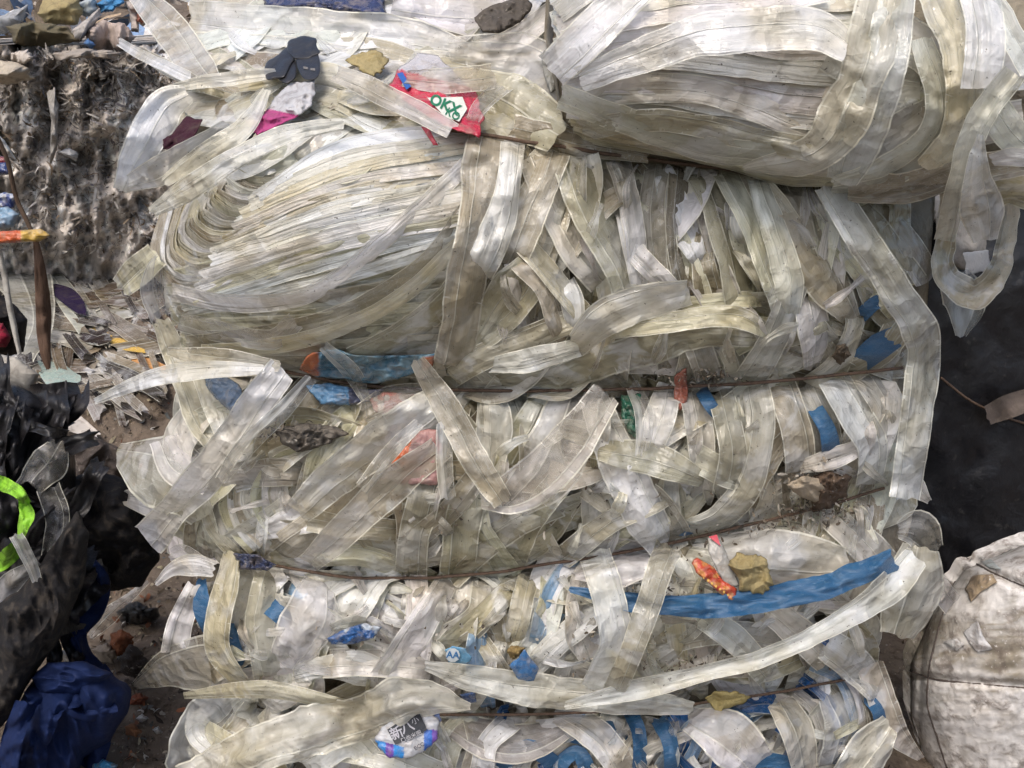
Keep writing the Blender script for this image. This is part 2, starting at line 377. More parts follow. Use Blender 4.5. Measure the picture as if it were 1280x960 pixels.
def tube(pts3, r, nseg=7, col=(.1, .07, .05), twist=0):
    p = np.array(pts3, float); n = len(p); tg = np.gradient(p, axis=0); tg /= np.linalg.norm(tg, axis=1)[:, None]
    up = np.array([0, -1, .2]); a = np.cross(tg, up); a /= np.maximum(np.linalg.norm(a, axis=1), 1e-6)[:, None]; b = np.cross(tg, a)
    rr = np.full(n, r) if np.isscalar(r) else np.interp(np.linspace(0, 1, n), np.linspace(0, 1, len(r)), r)
    th = np.linspace(0, 2 * pi, nseg, endpoint=False)
    V = (p[:, None] + rr[:, None, None] * (np.cos(th)[None, :, None] * a[:, None] + np.sin(th)[None, :, None] * b[:, None])).reshape(-1, 3)
    F = [(i * nseg + j, i * nseg + (j + 1) % nseg, (i + 1) * nseg + (j + 1) % nseg, (i + 1) * nseg + j) for i in range(n - 1) for j in range(nseg)]
    F += [tuple(range(nseg))[::-1], tuple((n - 1) * nseg + j for j in range(nseg))]
    return V, F, np.zeros((len(V), 2)), np.tile([*col, 1], (len(V), 1))
def dense(pts, n=60):
    p = np.array(pts, float); L = np.concatenate([[0], np.cumsum(np.linalg.norm(np.diff(p, axis=0), axis=1))])
    t = np.linspace(0, L[-1], n)
    q = np.stack([np.interp(t, L, p[:, i]) for i in range(p.shape[1])], 1)
    k = np.ones(7) / 7
    for i in range(p.shape[1]): q[3:-3, i] = np.convolve(q[:, i], k, 'valid')
    return q
def chips(n, posfn, size, cols, seed=0, wide=.5, curl=.5, mult=(1, 3)):
    """many small curled scraps"""
    r = np.random.RandomState(seed); V, F, C = [], [], []
    for i in range(n):
        p, base = posfn(r); s = size * r.uniform(.3, 1) ** 1.5 * 1.6; a = r.normal(size=3); a /= np.linalg.norm(a)
        b = np.cross(a, r.normal(size=3)); b /= np.linalg.norm(b); nn = np.cross(a, b)
        L = r.uniform(*mult); o = len(V); c = np.array(cols[r.randint(len(cols))]) * r.uniform(.6, 1.25); cu = r.uniform(-curl, curl)
        k = 4
        for q in range(k + 1):
            t = q / k - .5; wd = wide * (1 - (2 * t) ** 4 * .7) * r.uniform(.6, 1.1)
            for sgn in (-1, 1): V.append(p + a * s * L * t + b * s * wd * sgn + nn * s * (cu * L * t * t * 2 + r.uniform(-.12, .12)))
        for q in range(k): F.append((o + 2 * q, o + 2 * q + 1, o + 2 * q + 3, o + 2 * q + 2))
        C += [[*np.clip(c, 0, .85), 1]] * (2 * k + 2)
    V = np.array(V); return V, F, np.zeros((len(V), 2)) + .5, np.array(C)

# ================================================================== the setting
def gheight(X, Y):
    X = np.asarray(X, float); Y = np.asarray(Y, float)
    t = np.clip((Y - 1.75) / 1.25, 0, 1); z = .42 * t * t * (3 - 2 * t)
    z = z + .9 * np.clip((Y - 4.2) / 4, 0, 1) ** 1.2 * np.clip((30 - Y) / 20, 0, 1)
    near = np.clip((14 - Y) / 10, 0, 1)
    z = z + near * (.020 * fbm(X * 4, Y * 4, 1, 4) + .012 * fbm(X * 17, Y * 17, 2, 3)) + .05 * fbm(X * 1.3, Y * 1.3, 5, 2) * t
    return z
def ground_pt(x, y, up=0.0):
    t = .6
    a, dy, dz = ray(x, y)
    while t < 30:
        t += .01 + t * .002
        p = np.array([a * t, dy * t, CAM[2] + dz * t])
        if p[2] <= float(gheight(p[0], p[1])) + up: return p
    return p
ys = np.concatenate([np.linspace(-1.5, .6, 12), np.linspace(.65, 3.4, 230), np.linspace(3.5, 14, 90), np.linspace(16, 160, 12)])
xs = np.concatenate([np.linspace(-120, -5, 10), np.linspace(-3.6, -2.1, 20), np.linspace(-2.05, .1, 190), np.linspace(.15, 3.6, 90), np.linspace(5, 120, 10)])
GX, GY = np.meshgrid(xs, ys); V = np.stack([GX, GY, gheight(GX, GY)], -1).reshape(-1, 3)
make('ground', (V, [f[::-1] for f in gridfaces(len(ys), len(xs))], V[:, :2] * .5, np.tile([.135, .108, .085, 1], (len(V), 1))), SOIL, kind='structure')

# ------------------------------------------------------------------ the wired bale of film
BX, BY = 0.02, 1.75
bale = empty('film_bale', (BX, BY, 0.05), 'big wire-tied bale of dirty clear and beige plastic film in the centre', 'bale')
def patch(xl, xr, y0, y1, fn, off, nx=150, ny=150, depth=.7, bumpy=.006, col=(.20, .175, .13)):
    T = np.linspace(y0, y1, ny); S = np.linspace(0, 1, nx)
    L, R = np.interp(T, *zip(*xl)), np.interp(T, *zip(*xr))
    X = L[:, None] + (R - L)[:, None] * S[None]; Y = np.repeat(T[:, None], nx, 1)
    d = fn(X, Y) - off + bumpy * fbm(X / 22, Y / 22, 4, 3)
    A = P(X, Y, d).reshape(-1, 3); F = [f[::-1] for f in gridfaces(ny, nx)]
    edge = [i * nx for i in range(ny)] + [(ny - 1) * nx + j for j in range(1, nx)] + [i * nx + nx - 1 for i in range(ny - 2, -1, -1)] + [j for j in range(nx - 2, 0, -1)]
    B = A[edge].copy(); B[:, 1] = YF + depth; n = len(A)
    for i in range(len(edge)):
        j = (i + 1) % len(edge); F.append((edge[i], edge[j], n + j, n + i))
    F.append(tuple(n + i for i in range(len(edge)))[::-1])
    V = np.concatenate([A, B]); return V, F, np.zeros((len(V), 2)), np.tile([*col, 1], (len(V), 1))
make('packed_core', patch([(-40, 250), (110, 225), (160, 215), (300, 215), (500, 228), (800, 260), (1000, 245)],
                          [(-40, 1190), (300, 1165), (650, 1140), (800, 1095), (1000, 1110)], -40, 1010, D, .022), CORE, bale)

# tie wires, each pulled into the film
WIRES = [[(548, 161), (575, 163), (620, 171), (700, 183), (780, 196), (860, 205), (930, 215), (1000, 225), (1055, 236), (1120, 246)],
         [(300, 452), (345, 461), (400, 474), (470, 484), (560, 488), (640, 489), (740, 488), (840, 485), (920, 480), (990, 475), (1060, 468), (1128, 460)],
         [(290, 695), (350, 708), (420, 721), (490, 724), (560, 721), (630, 714), (700, 703), (780, 690), (870, 672), (960, 650), (1040, 630), (1105, 610)],
         [(360, 893), (440, 893), (540, 894), (640, 893), (700, 892), (780, 889), (850, 882), (960, 868), (1020, 857), (1068, 848)]]
for i, wpts in enumerate(WIRES):
    q = dense(wpts, 90); q[:, 1] += .9 * noise(q[:, 0] / 30, i * 3.1)
    dd = D(q[:, 0], q[:, 1]) + .041 + .002 * noise(q[:, 0] / 25, i)
    o_ = make('tie_wire', tube(P(q[:, 0], q[:, 1], dd), .0025, 6), RUST, bale)

# ---- folded stack of film layers, upper left
coilA = empty('folded_film_stack', (0, 0, 0)); coilA.parent = bale; coilA.location = np.array([-.4, 1.36, .75]) - wloc(bale)
n = 20
for i in range(n):
    t = i / (n - 1)
    Sx, Sy = 330 - 122 * t, 190 + 66 * t; Cx, Cy = 290 - 92 * t, 222 + 128 * t
    ps = [(Sx, Sy, -.03), (Cx - 4 + 8 * (1 - t), Cy - 36 + 18 * (1 - t), -.004), (Cx + 5, Cy - 5, .002), (Cx + 46, Cy + 9, 0), (Cx + 150, Cy - 12 - 10 * t, 0), (480 + 20 * t, 180 + 100 * t), (592, 165 + 95 * t)]
    make('film_layer', ribbon(ps, [9, 13, 16, 17, 18, 18, 16], .010 + .0015 * i, ['y', 'b', 'p', 'w', 'b'][i % 5], -.9, amp=.3, wander=.9, jag=.2, rag=.15, folds=.3), PACKED, coilA)
for g in loft([(204, 352), (240, 452)], [(390, 312), (400, 456)], [(596, 252), (560, 456)], 17, 40, .030, 'b', -.30, .0006, 2, cols=['b', 'y', 'p', 'b', 'p'], amp=.4):
    make('film_layer', g, PACKED, coilA)
for g in loft([(322, 240), (218, 398)], [(440, 176), (398, 352)], [(594, 158), (590, 300)], 24, 17, .040, 'w', -.25, .0003, 2.2, cols=['w', 'w', 'p', 'w', 'y'], amp=.5):
    make('film_layer', g, PACKED, coilA)
for ps, w_, l_, c_ in [([(236, 430), (330, 418), (430, 392), (520, 340), (585, 262)], 24, .05, 'b'), ([(250, 440), (330, 434), (420, 412), (500, 372), (580, 300)], 20, .052, 'y'),
                       ([(215, 365), (300, 380), (390, 366), (480, 300), (585, 205)], 22, .052, 'w'), ([(225, 400), (280, 415), (340, 424), (370, 402)], 26, .056, 'c'),
                       ([(440, 452), (500, 420), (560, 372), (590, 330)], 34, .05, 'b')]:
    make('film_layer', ribbon(ps, w_, l_, c_, -.5), FILM, coilA)

# ---- swirl of film, left of the middle
coilB = empty('curled_film_stack', (0, 0, 0)); coilB.parent = bale; coilB.location = np.array([-.35, 1.38, .55]) - wloc(bale)
for i in range(11):
    r = 112 - 8.5 * i; cx, cy = 372 + 2 * i, 622
    ps = [(cx + r * 1.0 * cos(a) * (1.0 if cos(a) < 0 else 1.3), cy - r * .92 * sin(a)) for a in [rad(q) for q in (52, 85, 115, 145, 175, 205, 232)]]
    make('film_layer', ribbon(ps, 17, .040 - .0016 * i, ['b', 'p', 'y', 'w'][i % 4], .9, amp=.6, wander=2, jag=.3), PACKED, coilB)
# ---- curled blue and clear stack, lower right
coilC = empty('blue_film_stack', (0, 0, 0)); coilC.parent = bale; coilC.location = np.array([.4, 1.38, .12]) - wloc(bale)
for i in range(12):
    r = 118 - 8 * i; cx, cy = 968 - i, 900 + 3 * i
    ps = [(cx + r * cos(a) * 1.12, cy - r * 1.0 * sin(a)) for a in [rad(q) for q in (62, 38, 14, -10, -34, -60, -85)]]
    make('film_layer', ribbon(ps, 15, .05 - .0012 * i, ['B', 'g', 'w', 'lb', 'p', 'B'][i % 6], .9, amp=.6, wander=2, jag=.3), FILM, coilC)

# ---- bands of the bale face that show one by one
BANDS = [
 # fan between the coil and the barrel
 ([(612, 168), (602, 240), (586, 330), (566, 458)], [52, 48, 46, 44], .058, 'b', .2), ([(642, 174), (634, 240), (616, 300), (596, 345)], [28, 30, 40, 34], .066, 'w', .2),
 ([(694, 184), (668, 250), (636, 330)], 46, .050, 'b', -.4), ([(712, 190), (740, 265), (778, 330), (800, 395)], 52, .046, 'b', .4), ([(664, 180), (690, 240), (718, 300), (760, 350)], 50, .042, 'p', .3),
 ([(638, 330), (612, 380), (592, 446)], 26, .050, 'b', .3), ([(640, 332), (632, 380), (628, 440)], 24, .054, 'p', -.3), ([(644, 330), (655, 378), (664, 432)], 30, .056, 'w', .4), ([(648, 326), (682, 366), (704, 424)], 26, .058, 'b', .5),
 ([(650, 300), (690, 345), (738, 402)], 26, .054, 'y', .5), ([(790, 312), (826, 348), (858, 384)], 30, .056, 'w', .2), ([(706, 350), (716, 380), (722, 424)], [22, 28, 14], .068, 'w', .3), ([(745, 200), (762, 262), (775, 330)], 44, .040, 'g', .4),
 # upright bands under the barrel
 ([(772, 198), (788, 262), (796, 330)], 30, .046, 'w', .5), ([(822, 204), (815, 270), (822, 340), (838, 392)], 34, .040, 'b', -.5), ([(852, 206), (846, 268), (850, 330), (862, 384)], 30, .046, 'd', .5),
 ([(876, 210), (900, 270), (918, 335), (930, 400)], 40, .048, 'b', .4), ([(905, 214), (938, 276), (962, 340), (980, 396)], 30, .054, 'p', .5), ([(945, 218), (968, 290), (986, 350), (982, 405)], [22, 32, 34, 26], .060, 'w', .4),
 ([(990, 226), (1004, 300), (1036, 356), (1066, 402)], [50, 56, 50, 20], .052, 'b', .3), ([(960, 222), (990, 285), (1015, 340)], 34, .044, 'b', -.4), ([(1070, 262), (1104, 300), (1140, 352)], 40, .044, 'b', .4), ([(1090, 262), (1130, 300), (1160, 350)], 36, .036, 'p', .4), ([(1010, 372), (1018, 416), (1014, 462)], [34, 34, 16], .060, 'w', .3),
 ([(1000, 340), (980, 395), (955, 445), (932, 478)], [30, 34, 36, 34], .066, 'p', .3),
 # crossing bands above the second wire
 ([(562, 470), (608, 444), (655, 424), (722, 398)], 32, .064, 'b', .3), ([(612, 457), (662, 449), (722, 434)], [16, 28, 24], .074, 'w', .4), ([(720, 432), (758, 396), (812, 376), (862, 366)], [30, 46, 44, 30], .070, 'p', -.3),
 ([(604, 482), (690, 466), (780, 432), (860, 410), (958, 418)], [14, 46, 62, 54, 24], .058, 'b', .3), ([(762, 412), (842, 402), (916, 396), (962, 416)], [22, 26, 26, 16], .078, 'y', .5), ([(846, 384), (900, 377), (950, 374)], 20, .066, 'y', .4), ([(738, 386), (772, 402), (800, 420)], 14, .078, 'b', .2),
 ([(870, 428), (882, 458), (893, 486)], 36, .050, 'g', .3), ([(905, 425), (918, 455), (922, 486)], 28, .048, 'b', .3), ([(1060, 462), (1100, 440), (1130, 402)], 34, .052, 'b', .3), ([(965, 430), (995, 420), (1040, 398)], 22, .056, 'b', .3),
 # below the second wire
 ([(572, 492), (560, 545), (548, 610)], 40, .046, 'b', .3), ([(612, 490), (618, 545), (612, 612)], [30, 42, 22], .060, 'w', -.3), ([(684, 492), (656, 552), (626, 612)], [34, 48, 34], .052, 'y', .3), ([(722, 494), (706, 540), (682, 590), (636, 634)], [54, 74, 70, 40], .060, 'c', -.3),
 ([(742, 500), (772, 568), (802, 636), (832, 692)], [34, 44, 54, 34], .064, 'w', .3), ([(836, 478), (824, 524), (808, 572)], [26, 38, 30], .062, 'w', -.3), ([(866, 486), (876, 548), (878, 606)], [36, 34, 28], .056, 'w', .4),
 ([(900, 490), (916, 560), (908, 618)], 36, .046, 'g', .4), ([(944, 478), (950, 540), (934, 606), (900, 648), (856, 664)], [32, 34, 36, 30, 22], .070, 'p', -.2), ([(976, 482), (996, 540), (1002, 594)], 40, .052, 'b', .5), ([(1008, 480), (1030, 530), (1040, 580)], 36, .046, 'g', .5),
 ([(1042, 472), (1072, 525), (1090, 560), (1084, 612)], [34, 40, 36, 30], .064, 'w', .4), ([(1080, 468), (1104, 510), (1118, 560)], 32, .052, 'p', .5), ([(1000, 584), (1044, 572), (1088, 552)], [14, 26, 14], .068, 'p', .4), ([(850, 560), (900, 588), (930, 600)], 34, .056, 'p', .4), ([(720, 600), (768, 636), (790, 665)], 26, .054, 'b', .3),
 ([(735, 560), (820, 575), (880, 600)], [20, 40, 20], .054, 'b', .3), ([(640, 700), (672, 640), (704, 596)], 34, .050, 'b', .3), ([(560, 722), (620, 668), (700, 625)], 40, .052, 'b', .4), ([(700, 700), (760, 655), (830, 618)], 30, .050, 'b', .4), ([(742, 700), (782, 664), (838, 644), (856, 650)], [14, 30, 28, 14], .064, 'y', .5),
 ([(588, 612), (576, 670), (570, 726)], 44, .058, 'b', .2), ([(536, 600), (520, 660), (512, 724)], 42, .060, 'b', -.2), ([(560, 498), (498, 540), (430, 588), (372, 640)], [46, 52, 50, 34], .060, 'p', .3), ([(556, 556), (490, 606), (430, 664), (386, 704)], [30, 42, 38, 26], .066, 'p', .3),
 ([(470, 520), (452, 580), (400, 650), (345, 694)], 40, .052, 'b', .3), ([(380, 648), (440, 660), (500, 662)], 28, .060, 'b', .3), ([(372, 704), (440, 694), (510, 712), (550, 724)], [8, 26, 22, 10], .066, 'y', .4), ([(640, 720), (600, 660), (592, 610)], 30, .048, 'y', .3),
 ([(860, 690), (830, 640), (800, 610)], 34, .048, 'b', .3), ([(610, 580), (560, 640), (500, 690)], 30, .050, 'b', .3),
 # between third and fourth wire
 ([(744, 690), (764, 760), (768, 815), (740, 862)], [36, 38, 40, 34], .118, 'w', .3), ([(836, 682), (812, 752), (788, 818), (768, 866)], [34, 30, 28, 26], .124, 'b', -.3), ([(562, 722), (528, 780), (494, 832), (474, 866)], [26, 36, 36, 44], .066, 'w', .3), ([(402, 722), (384, 780), (356, 830)], [36, 60, 40], .072, 'c', .4),
 ([(292, 690), (276, 760), (272, 812), (304, 856)], [22, 30, 30, 18], .074, 'y', -.4), ([(338, 716), (324, 780), (336, 846)], 36, .060, 'p', .4), ([(640, 736), (596, 776), (556, 812)], 28, .064, 'y', .4), ([(612, 724), (600, 770), (560, 800)], 40, .054, 'p', .3), ([(660, 722), (648, 775), (640, 800)], 26, .050, 'y', .5), ([(690, 712), (684, 760), (668, 792)], 26, .052, 'y', .5), ([(715, 712), (712, 756), (700, 780)], 24, .050, 'b', .5),
 ([(600, 800), (625, 838), (640, 872)], 22, .060, 'b', .3), ([(880, 770), (920, 800), (960, 846)], 34, .056, 'w', .4), ([(960, 760), (1000, 792), (1040, 830)], 40, .060, 'p', .3), ([(1030, 802), (1072, 834), (1098, 866)], [36, 40, 30], .070, 'w', .3), ([(640, 870), (760, 858), (860, 842)], 26, .052, 'b', .3), ([(400, 830), (470, 828), (540, 834)], 36, .052, 'p', .3), ([(230, 870), (330, 862), (440, 884)], [8, 22, 14], .070, 'y', .5),
 ([(850, 800), (900, 790), (990, 800)], 30, .052, 'g', .3), ([(880, 680), (980, 668), (1060, 700)], 40, .046, 'w', .3), ([(1040, 640), (1080, 680), (1110, 712)], 44, .052, 'p', .3), ([(985, 660), (1020, 690), (1060, 722)], 30, .056, 'w', .4), ([(770, 720), (850, 700), (900, 720)], 34, .046, 'w', .3),
 # bottom row
 ([(590, 880), (600, 930), (590, 975)], 34, .050, 'b', .3), ([(560, 905), (640, 930), (720, 906)], [30, 50, 20], .054, 'g', .3), ([(694, 888), (736, 912), (764, 940), (786, 978)], [24, 36, 36, 34], .070, 'w', .3), ([(862, 898), (908, 920), (950, 962)], [30, 62, 54], .066, 'w', .3), ([(976, 876), (996, 916), (1008, 968)], [30, 36, 30], .070, 'p', .3),
 ([(420, 930), (470, 940), (560, 975)], 40, .056, 'p', .3), ([(380, 960), (440, 930), (480, 975)], 34, .060, 'w', .3), ([(1040, 868), (1060, 910), (1048, 965)], [40, 56, 50], .058, 'c', .3), ([(600, 975), (610, 930), (640, 900)], 30, .056, 'w', .3),
]
for ps, w_, l_, c_, tl in BANDS:
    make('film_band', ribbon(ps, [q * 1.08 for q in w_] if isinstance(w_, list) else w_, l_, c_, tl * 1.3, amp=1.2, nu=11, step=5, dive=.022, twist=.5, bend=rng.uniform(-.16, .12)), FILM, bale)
BLUES = [([(1066, 458), (1100, 434), (1132, 414)], [26, 34, 20], .048), ([(1076, 395), (1096, 378), (1118, 372)], 18, .046), ([(876, 486), (890, 510), (905, 525)], 16, .058), ([(1020, 512), (1036, 540), (1040, 570)], 22, .058), ([(252, 724), (252, 760), (262, 790)], [12, 22, 16], .062),
         ([(285, 780), (296, 815), (306, 842)], 16, .058), ([(330, 752), (350, 768), (362, 780)], 24, .056), ([(786, 884), (800, 920), (800, 972)], 18, .048), ([(822, 898), (838, 930), (840, 975)], 22, .060), ([(690, 912), (740, 924), (790, 928)], 20, .046), ([(620, 960), (660, 935), (700, 960)], 22, .050), ([(680, 978), (720, 940), (740, 975)], 20, .052), ([(755, 890), (768, 930), (772, 975)], 14, .056), ([(900, 880), (930, 900), (940, 905)], 18, .056), ([(905, 960), (960, 950), (1010, 966)], 18, .06), ([(826, 662), (856, 664), (874, 658)], 12, .052), ([(1082, 870), (1098, 890), (1102, 920)], 16, .058)]
for ps, w_, l_ in BLUES: make('blue_band', ribbon(ps, w_, l_ + .002, 'B', .4, dive=.02), BELT, bale)

# ---- the uncountable rest of the film, squeezed flat behind those
def fill(x0, y0, x1, y1, ang, spread, L, n, w=(22, 44), lift=(.004, .040), cols='bbbpypwgd', amp=1.3):
    gs = []
    for i in range(n):
        cx, cy = rng.uniform(x0, x1), rng.uniform(y0, y1); a = rad(ang + rng.gauss(0, spread)); l = L * rng.uniform(.8, 1.6) / 2; b = rng.uniform(-.25, .25)
        dx, dy = cos(a), -sin(a)
        ps = [(cx - dx * l, cy - dy * l), (cx - dx * l * .3 - dy * l * b, cy - dy * l * .3 + dx * l * b), (cx + dx * l * .4 - dy * l * b, cy + dy * l * .4 + dx * l * b), (cx + dx * l, cy + dy * l)]
        ps = [(min(max(p[0], 225 + (25 if p[1] > 700 else 0)), 1130 if p[1] < 640 else 1085), min(max(p[1], y0 - 14), y1 + 14)) for p in ps]
        gs.append(ribbon(ps, [rng.uniform(*w) * k for k in (.7, 1, 1, .7)], rng.uniform(*lift), {'w': 'w', 'b': 'b', 'p': 'p', 'y': 'y', 'g': 'g', 'd': 'd', 'l': 'lb', 'B': 'B', 'c': 'c'}[rng.choice(cols)], rng.uniform(-.7, .7), amp=amp, nu=8, step=6, dive=.035))
    return gs
rest = []
rest += fill(600, 190, 760, 440, 80, 22, 130, 36)
rest += fill(760, 215, 1130, 400, 100, 16, 150, 52)
rest += fill(560, 400, 1120, 470, 20, 35, 110, 48)
rest += fill(440, 500, 1120, 690, 75, 38, 130, 110)
rest += fill(240, 480, 440, 690, 50, 35, 120, 40)
rest += fill(270, 720, 720, 870, 60, 45, 110, 90, cols='bpwwwwgwwl')
rest += fill(720, 700, 1090, 860, 40, 50, 110, 80, cols='bpwwwwgwcy')
rest += fill(260, 900, 640, 985, 40, 45, 110, 45, cols='bpwwgwcy')
rest += fill(600, 900, 880, 985, 70, 45, 90, 45, cols='bpwwgwclBl', w=(12, 34))
rest += fill(860, 880, 1090, 985, 60, 45, 90, 40, cols='bpwwgwclB', w=(12, 34))
rest += fill(260, 60, 660, 150, 5, 22, 150, 40, cols='bpwgdy')
rest += fill(250, 5, 690, 60, 5, 30, 140, 30, cols='wpwgcy')
rest += fill(290, 150, 590, 205, 25, 10, 130, 26, cols='bpgyw', lift=(.0, .02))
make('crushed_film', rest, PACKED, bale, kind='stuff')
tat = []
for z in ((620, 200, 1120, 460, 95, 28, 46, 34), (300, 490, 1110, 690, 65, 50, 40, 56), (290, 720, 1090, 860, 55, 55, 42, 80), (290, 905, 1090, 985, 50, 55, 42, 50), (250, 30, 660, 140, 10, 35, 50, 20)):
    tat += fill(*z, w=(4, 17), lift=(.050, .078), cols='ccwwcpyg', amp=2.2)
make('torn_film', tat, FILM, bale, kind='stuff')

# grit and lint caught on the face
def grit(r):
    zones = [(1010, 600, 46, 26), (960, 670, 40, 22), (1050, 640, 34, 20), (330, 540, 50, 12), (700, 640, 260, 40), (820, 740, 90, 14), (760, 790, 60, 10), (1000, 640, 50, 20), (930, 690, 60, 20), (540, 800, 200, 50), (880, 470, 60, 12), (870, 830, 160, 12)]
    z = zones[r.randint(len(zones))]; x, y = z[0] + r.normal() * z[2] * .5, z[1] + r.normal() * z[3] * .5
    return P(x, y, float(D(x, y)) + .068 + r.uniform(-.02, .006)), None
make('trapped_grit', chips(1500, grit, .0032, [(.06, .05, .04), (.10, .08, .06), (.2, .17, .13), (.3, .28, .24)], 3), RAG, bale, kind='stuff')

# ------------------------------------------------------------------ the barrel-shaped roll lying on top at the right
roll = empty('film_roll', (.45, 1.5, .98), 'fat roll of pale film wound with wide bands lying on the bale, upper right', 'film roll')
def coreR(x, y): return DR(x, y)
make('packed_core', patch([(-60, 700), (60, 690), (150, 704), (200, 760), (245, 860)], [(-60, 1320), (245, 1320)], -60, 232, DR, .02, 120, 90, depth=.30), CORE, roll)
for i in range(34):
    t = i / 33
    ps = [(692 + 26 * t * t + 8 * abs(t - .5), 4 + 150 * t, -.008), (770, -40 + 210 * t), (880, -62 + 256 * t - 6 * sin(pi * t)), (980, -60 + 276 * t), (1110, -60 + 284 * t)]
    make('film_layer', ribbon(ps, rng.uniform(22, 40), .003 + .008 * rng.random(), rng.choice(['w', 'p', 'w', 'w', 'w', 'y']), rng.uniform(.05, .28), DR, amp=.55, wander=2.5, folds=.5), PACKED, roll)
for ps, w_, l_, c_, tl in [
  ([(700, 40), (800, 12), (930, 0), (1030, -20)], 44, .024, 'w', .4), ([(725, 100), (800, 70), (880, 44), (1010, 36), (1060, 60)], [30, 44, 54, 56, 40], .030, 'w', .4), ([(720, 130), (800, 110), (900, 118), (1010, 160)], 36, .026, 'p', .5), ([(730, 160), (830, 150), (930, 170), (1030, 190)], 30, .028, 'b', .5),
  ([(690, 90), (740, 40), (800, -20)], 50, .02, 'w', .2), ([(700, 120), (780, 150), (880, 185), (1000, 196)], 34, .020, 'p', .5),
  ([(1240, 20), (1200, 90), (1150, 150), (1060, 205)], 60, .020, 'p', .3), ([(1040, 100), (1110, 140), (1180, 160), (1280, 150)], 50, .016, 'p', .3), ([(1080, 20), (1150, 60), (1220, 90), (1300, 80)], 56, .014, 'w', .3), ([(1040, 60), (1090, 90), (1150, 100)], 60, .012, 'w', .2), ([(1050, 150), (1110, 120), (1170, 90)], 50, .012, 'p', .2)]:
    make('film_layer', ribbon(ps, w_, l_, c_, tl * .5, DR, amp=.8), FILM, roll)
for ps, w_, l_, c_, tl in [
  ([(1108, -30), (1092, 50), (1062, 130), (1020, 190), (930, 212)], [62, 62, 62, 50, 12], .046, 'p', -.3), ([(1122, -30), (1112, 50), (1094, 120), (1070, 180), (1052, 228)], [52, 56, 62, 62, 40], .056, 'w', -.2),
  ([(1150, 50), (1172, 110), (1168, 165), (1110, 215), (1040, 232)], [30, 36, 40, 40, 20], .048, 'p', .3), ([(1165, -30), (1196, 40), (1206, 100), (1198, 170), (1160, 215)], [50, 56, 50, 50, 40], .044, 'y', .3),
  ([(1220, -30), (1232, 40), (1226, 110)], 50, .056, 'w', .2), ([(1240, 0), (1262, 40), (1290, 90)], 34, .05, 'w', .2), ([(1060, 232), (1130, 236), (1200, 214), (1290, 200)], 40, .036, 'b', .3), ([(1230, 120), (1262, 165), (1290, 190)], 44, .05, 'p', .3), ([(1240, 200), (1265, 196), (1295, 198)], [16, 24, 24], .07, 'w', .2), ([(1290, 240), (1262, 232), (1240, 238)], 46, .03, 'y', .2)]:
    make('wrap_band', ribbon(ps, w_, l_, c_, tl, DR, amp=1.0, step=5, nu=11), FILM, roll)

# ------------------------------------------------------------------ loose strips, each of its own
def strip(name, ps, w_, l_, c_, tl, label, cat='film strip', fn=D, amp=1.2, conform=0.0, group=None, **k):
    return make(name, ribbon(ps, w_, l_, c_, tl, fn, amp, nu=13, step=4, conform=conform, twist=.75, bend=rng.uniform(-.2, .15), **k), FILM, label=label, cat=cat, group=group)
def DT(x, y): return D(x, y) + .0                        # resting on the bale's top
strip('film_strip', [(238, 20), (330, 28), (430, 36), (520, 46), (598, 66)], [38, 44, 46, 42, 12], .075, 'w', .5, 'wide glossy white film band lying level along the top of the bale')
strip('film_strip', [(245, 58), (340, 62), (430, 74), (530, 80), (640, 84)], 36, .045, 'p', .4, 'dull beige band tucked under the wide glossy white band on top')
strip('film_strip', [(168, -12), (212, 36), (246, 84), (262, 104)], [28, 44, 46, 32], .085, 'p', .2, 'pale beige band slanting down from the top edge, left of the wide white band')
strip('film_strip', [(148, 53), (185, 72), (238, 98)], [11, 14, 14], .09, 'w', .3, 'thin stiff whitish strip jutting left towards the grey bale')
strip('film_strip', [(172, 62), (210, 84), (246, 104)], [10, 18, 14], .07, 'g', .3, 'thin greyish strip just under the stiff whitish strip')
strip('film_strip', [(236, 116), (204, 136), (174, 188), (151, 238)], [26, 50, 46, 22], .11, 'w', .5, 'white drooping loop of film hanging off the upper left corner')
strip('film_strip', [(156, 232), (200, 214), (244, 188), (288, 160)], [20, 36, 32, 24], .095, 'w', -.4, 'crumpled whitish strip folding back right from the drooping white loop')
strip('film_strip', [(210, 112), (252, 103), (300, 96), (345, 92)], [8, 17, 17, 12], .10, 'w', .3, 'narrow pale strip level above the drooping loop')
strip('film_strip', [(189, 266), (236, 236), (292, 200), (352, 170), (430, 154)], [14, 30, 28, 24, 16], .10, 'p', .4, 'long strip with a cut end running up from the folded stack to the first wire')
strip('film_strip', [(206, 228), (256, 192), (304, 160), (334, 112)], [16, 28, 26, 10], .10, 'p', .3, 'twisted strip rising between the white loop and the pink wrapper')
strip('film_strip', [(296, 108), (345, 98), (400, 92), (478, 112)], [14, 28, 30, 20], .07, 'y', .3, 'yellowish band behind the black plastic clip')
strip('film_strip', [(418, 92), (470, 114), (520, 138), (566, 164)], [24, 28, 28, 24], .115, 'g', .5, 'stiff grey glossy strip crossing in front of the red wrapper')
strip('film_sheet', [(506, 98), (556, 102), (618, 96)], [20, 32, 34], .10, 'cb', .3, 'greenish clear film scrap over the middle of the red wrapper', 'film scrap')
strip('film_sheet', [(490, 8), (560, 14), (660, 20)], [46, 66, 40], .065, 'w', .2, 'crumpled white film heaped on the bale at the top middle', 'film scrap')
strip('film_sheet', [(560, 62), (612, 66), (668, 76), (700, 118)], [30, 50, 56, 20], .09, 'c', .3, 'crinkled clear film between the red wrapper and the roll', 'film scrap')
strip('film_strip', [(600, 58), (652, 44), (692, 10)], [12, 30, 22], .075, 'w', .3, 'short whitish strip pointing up at the left end of the roll')
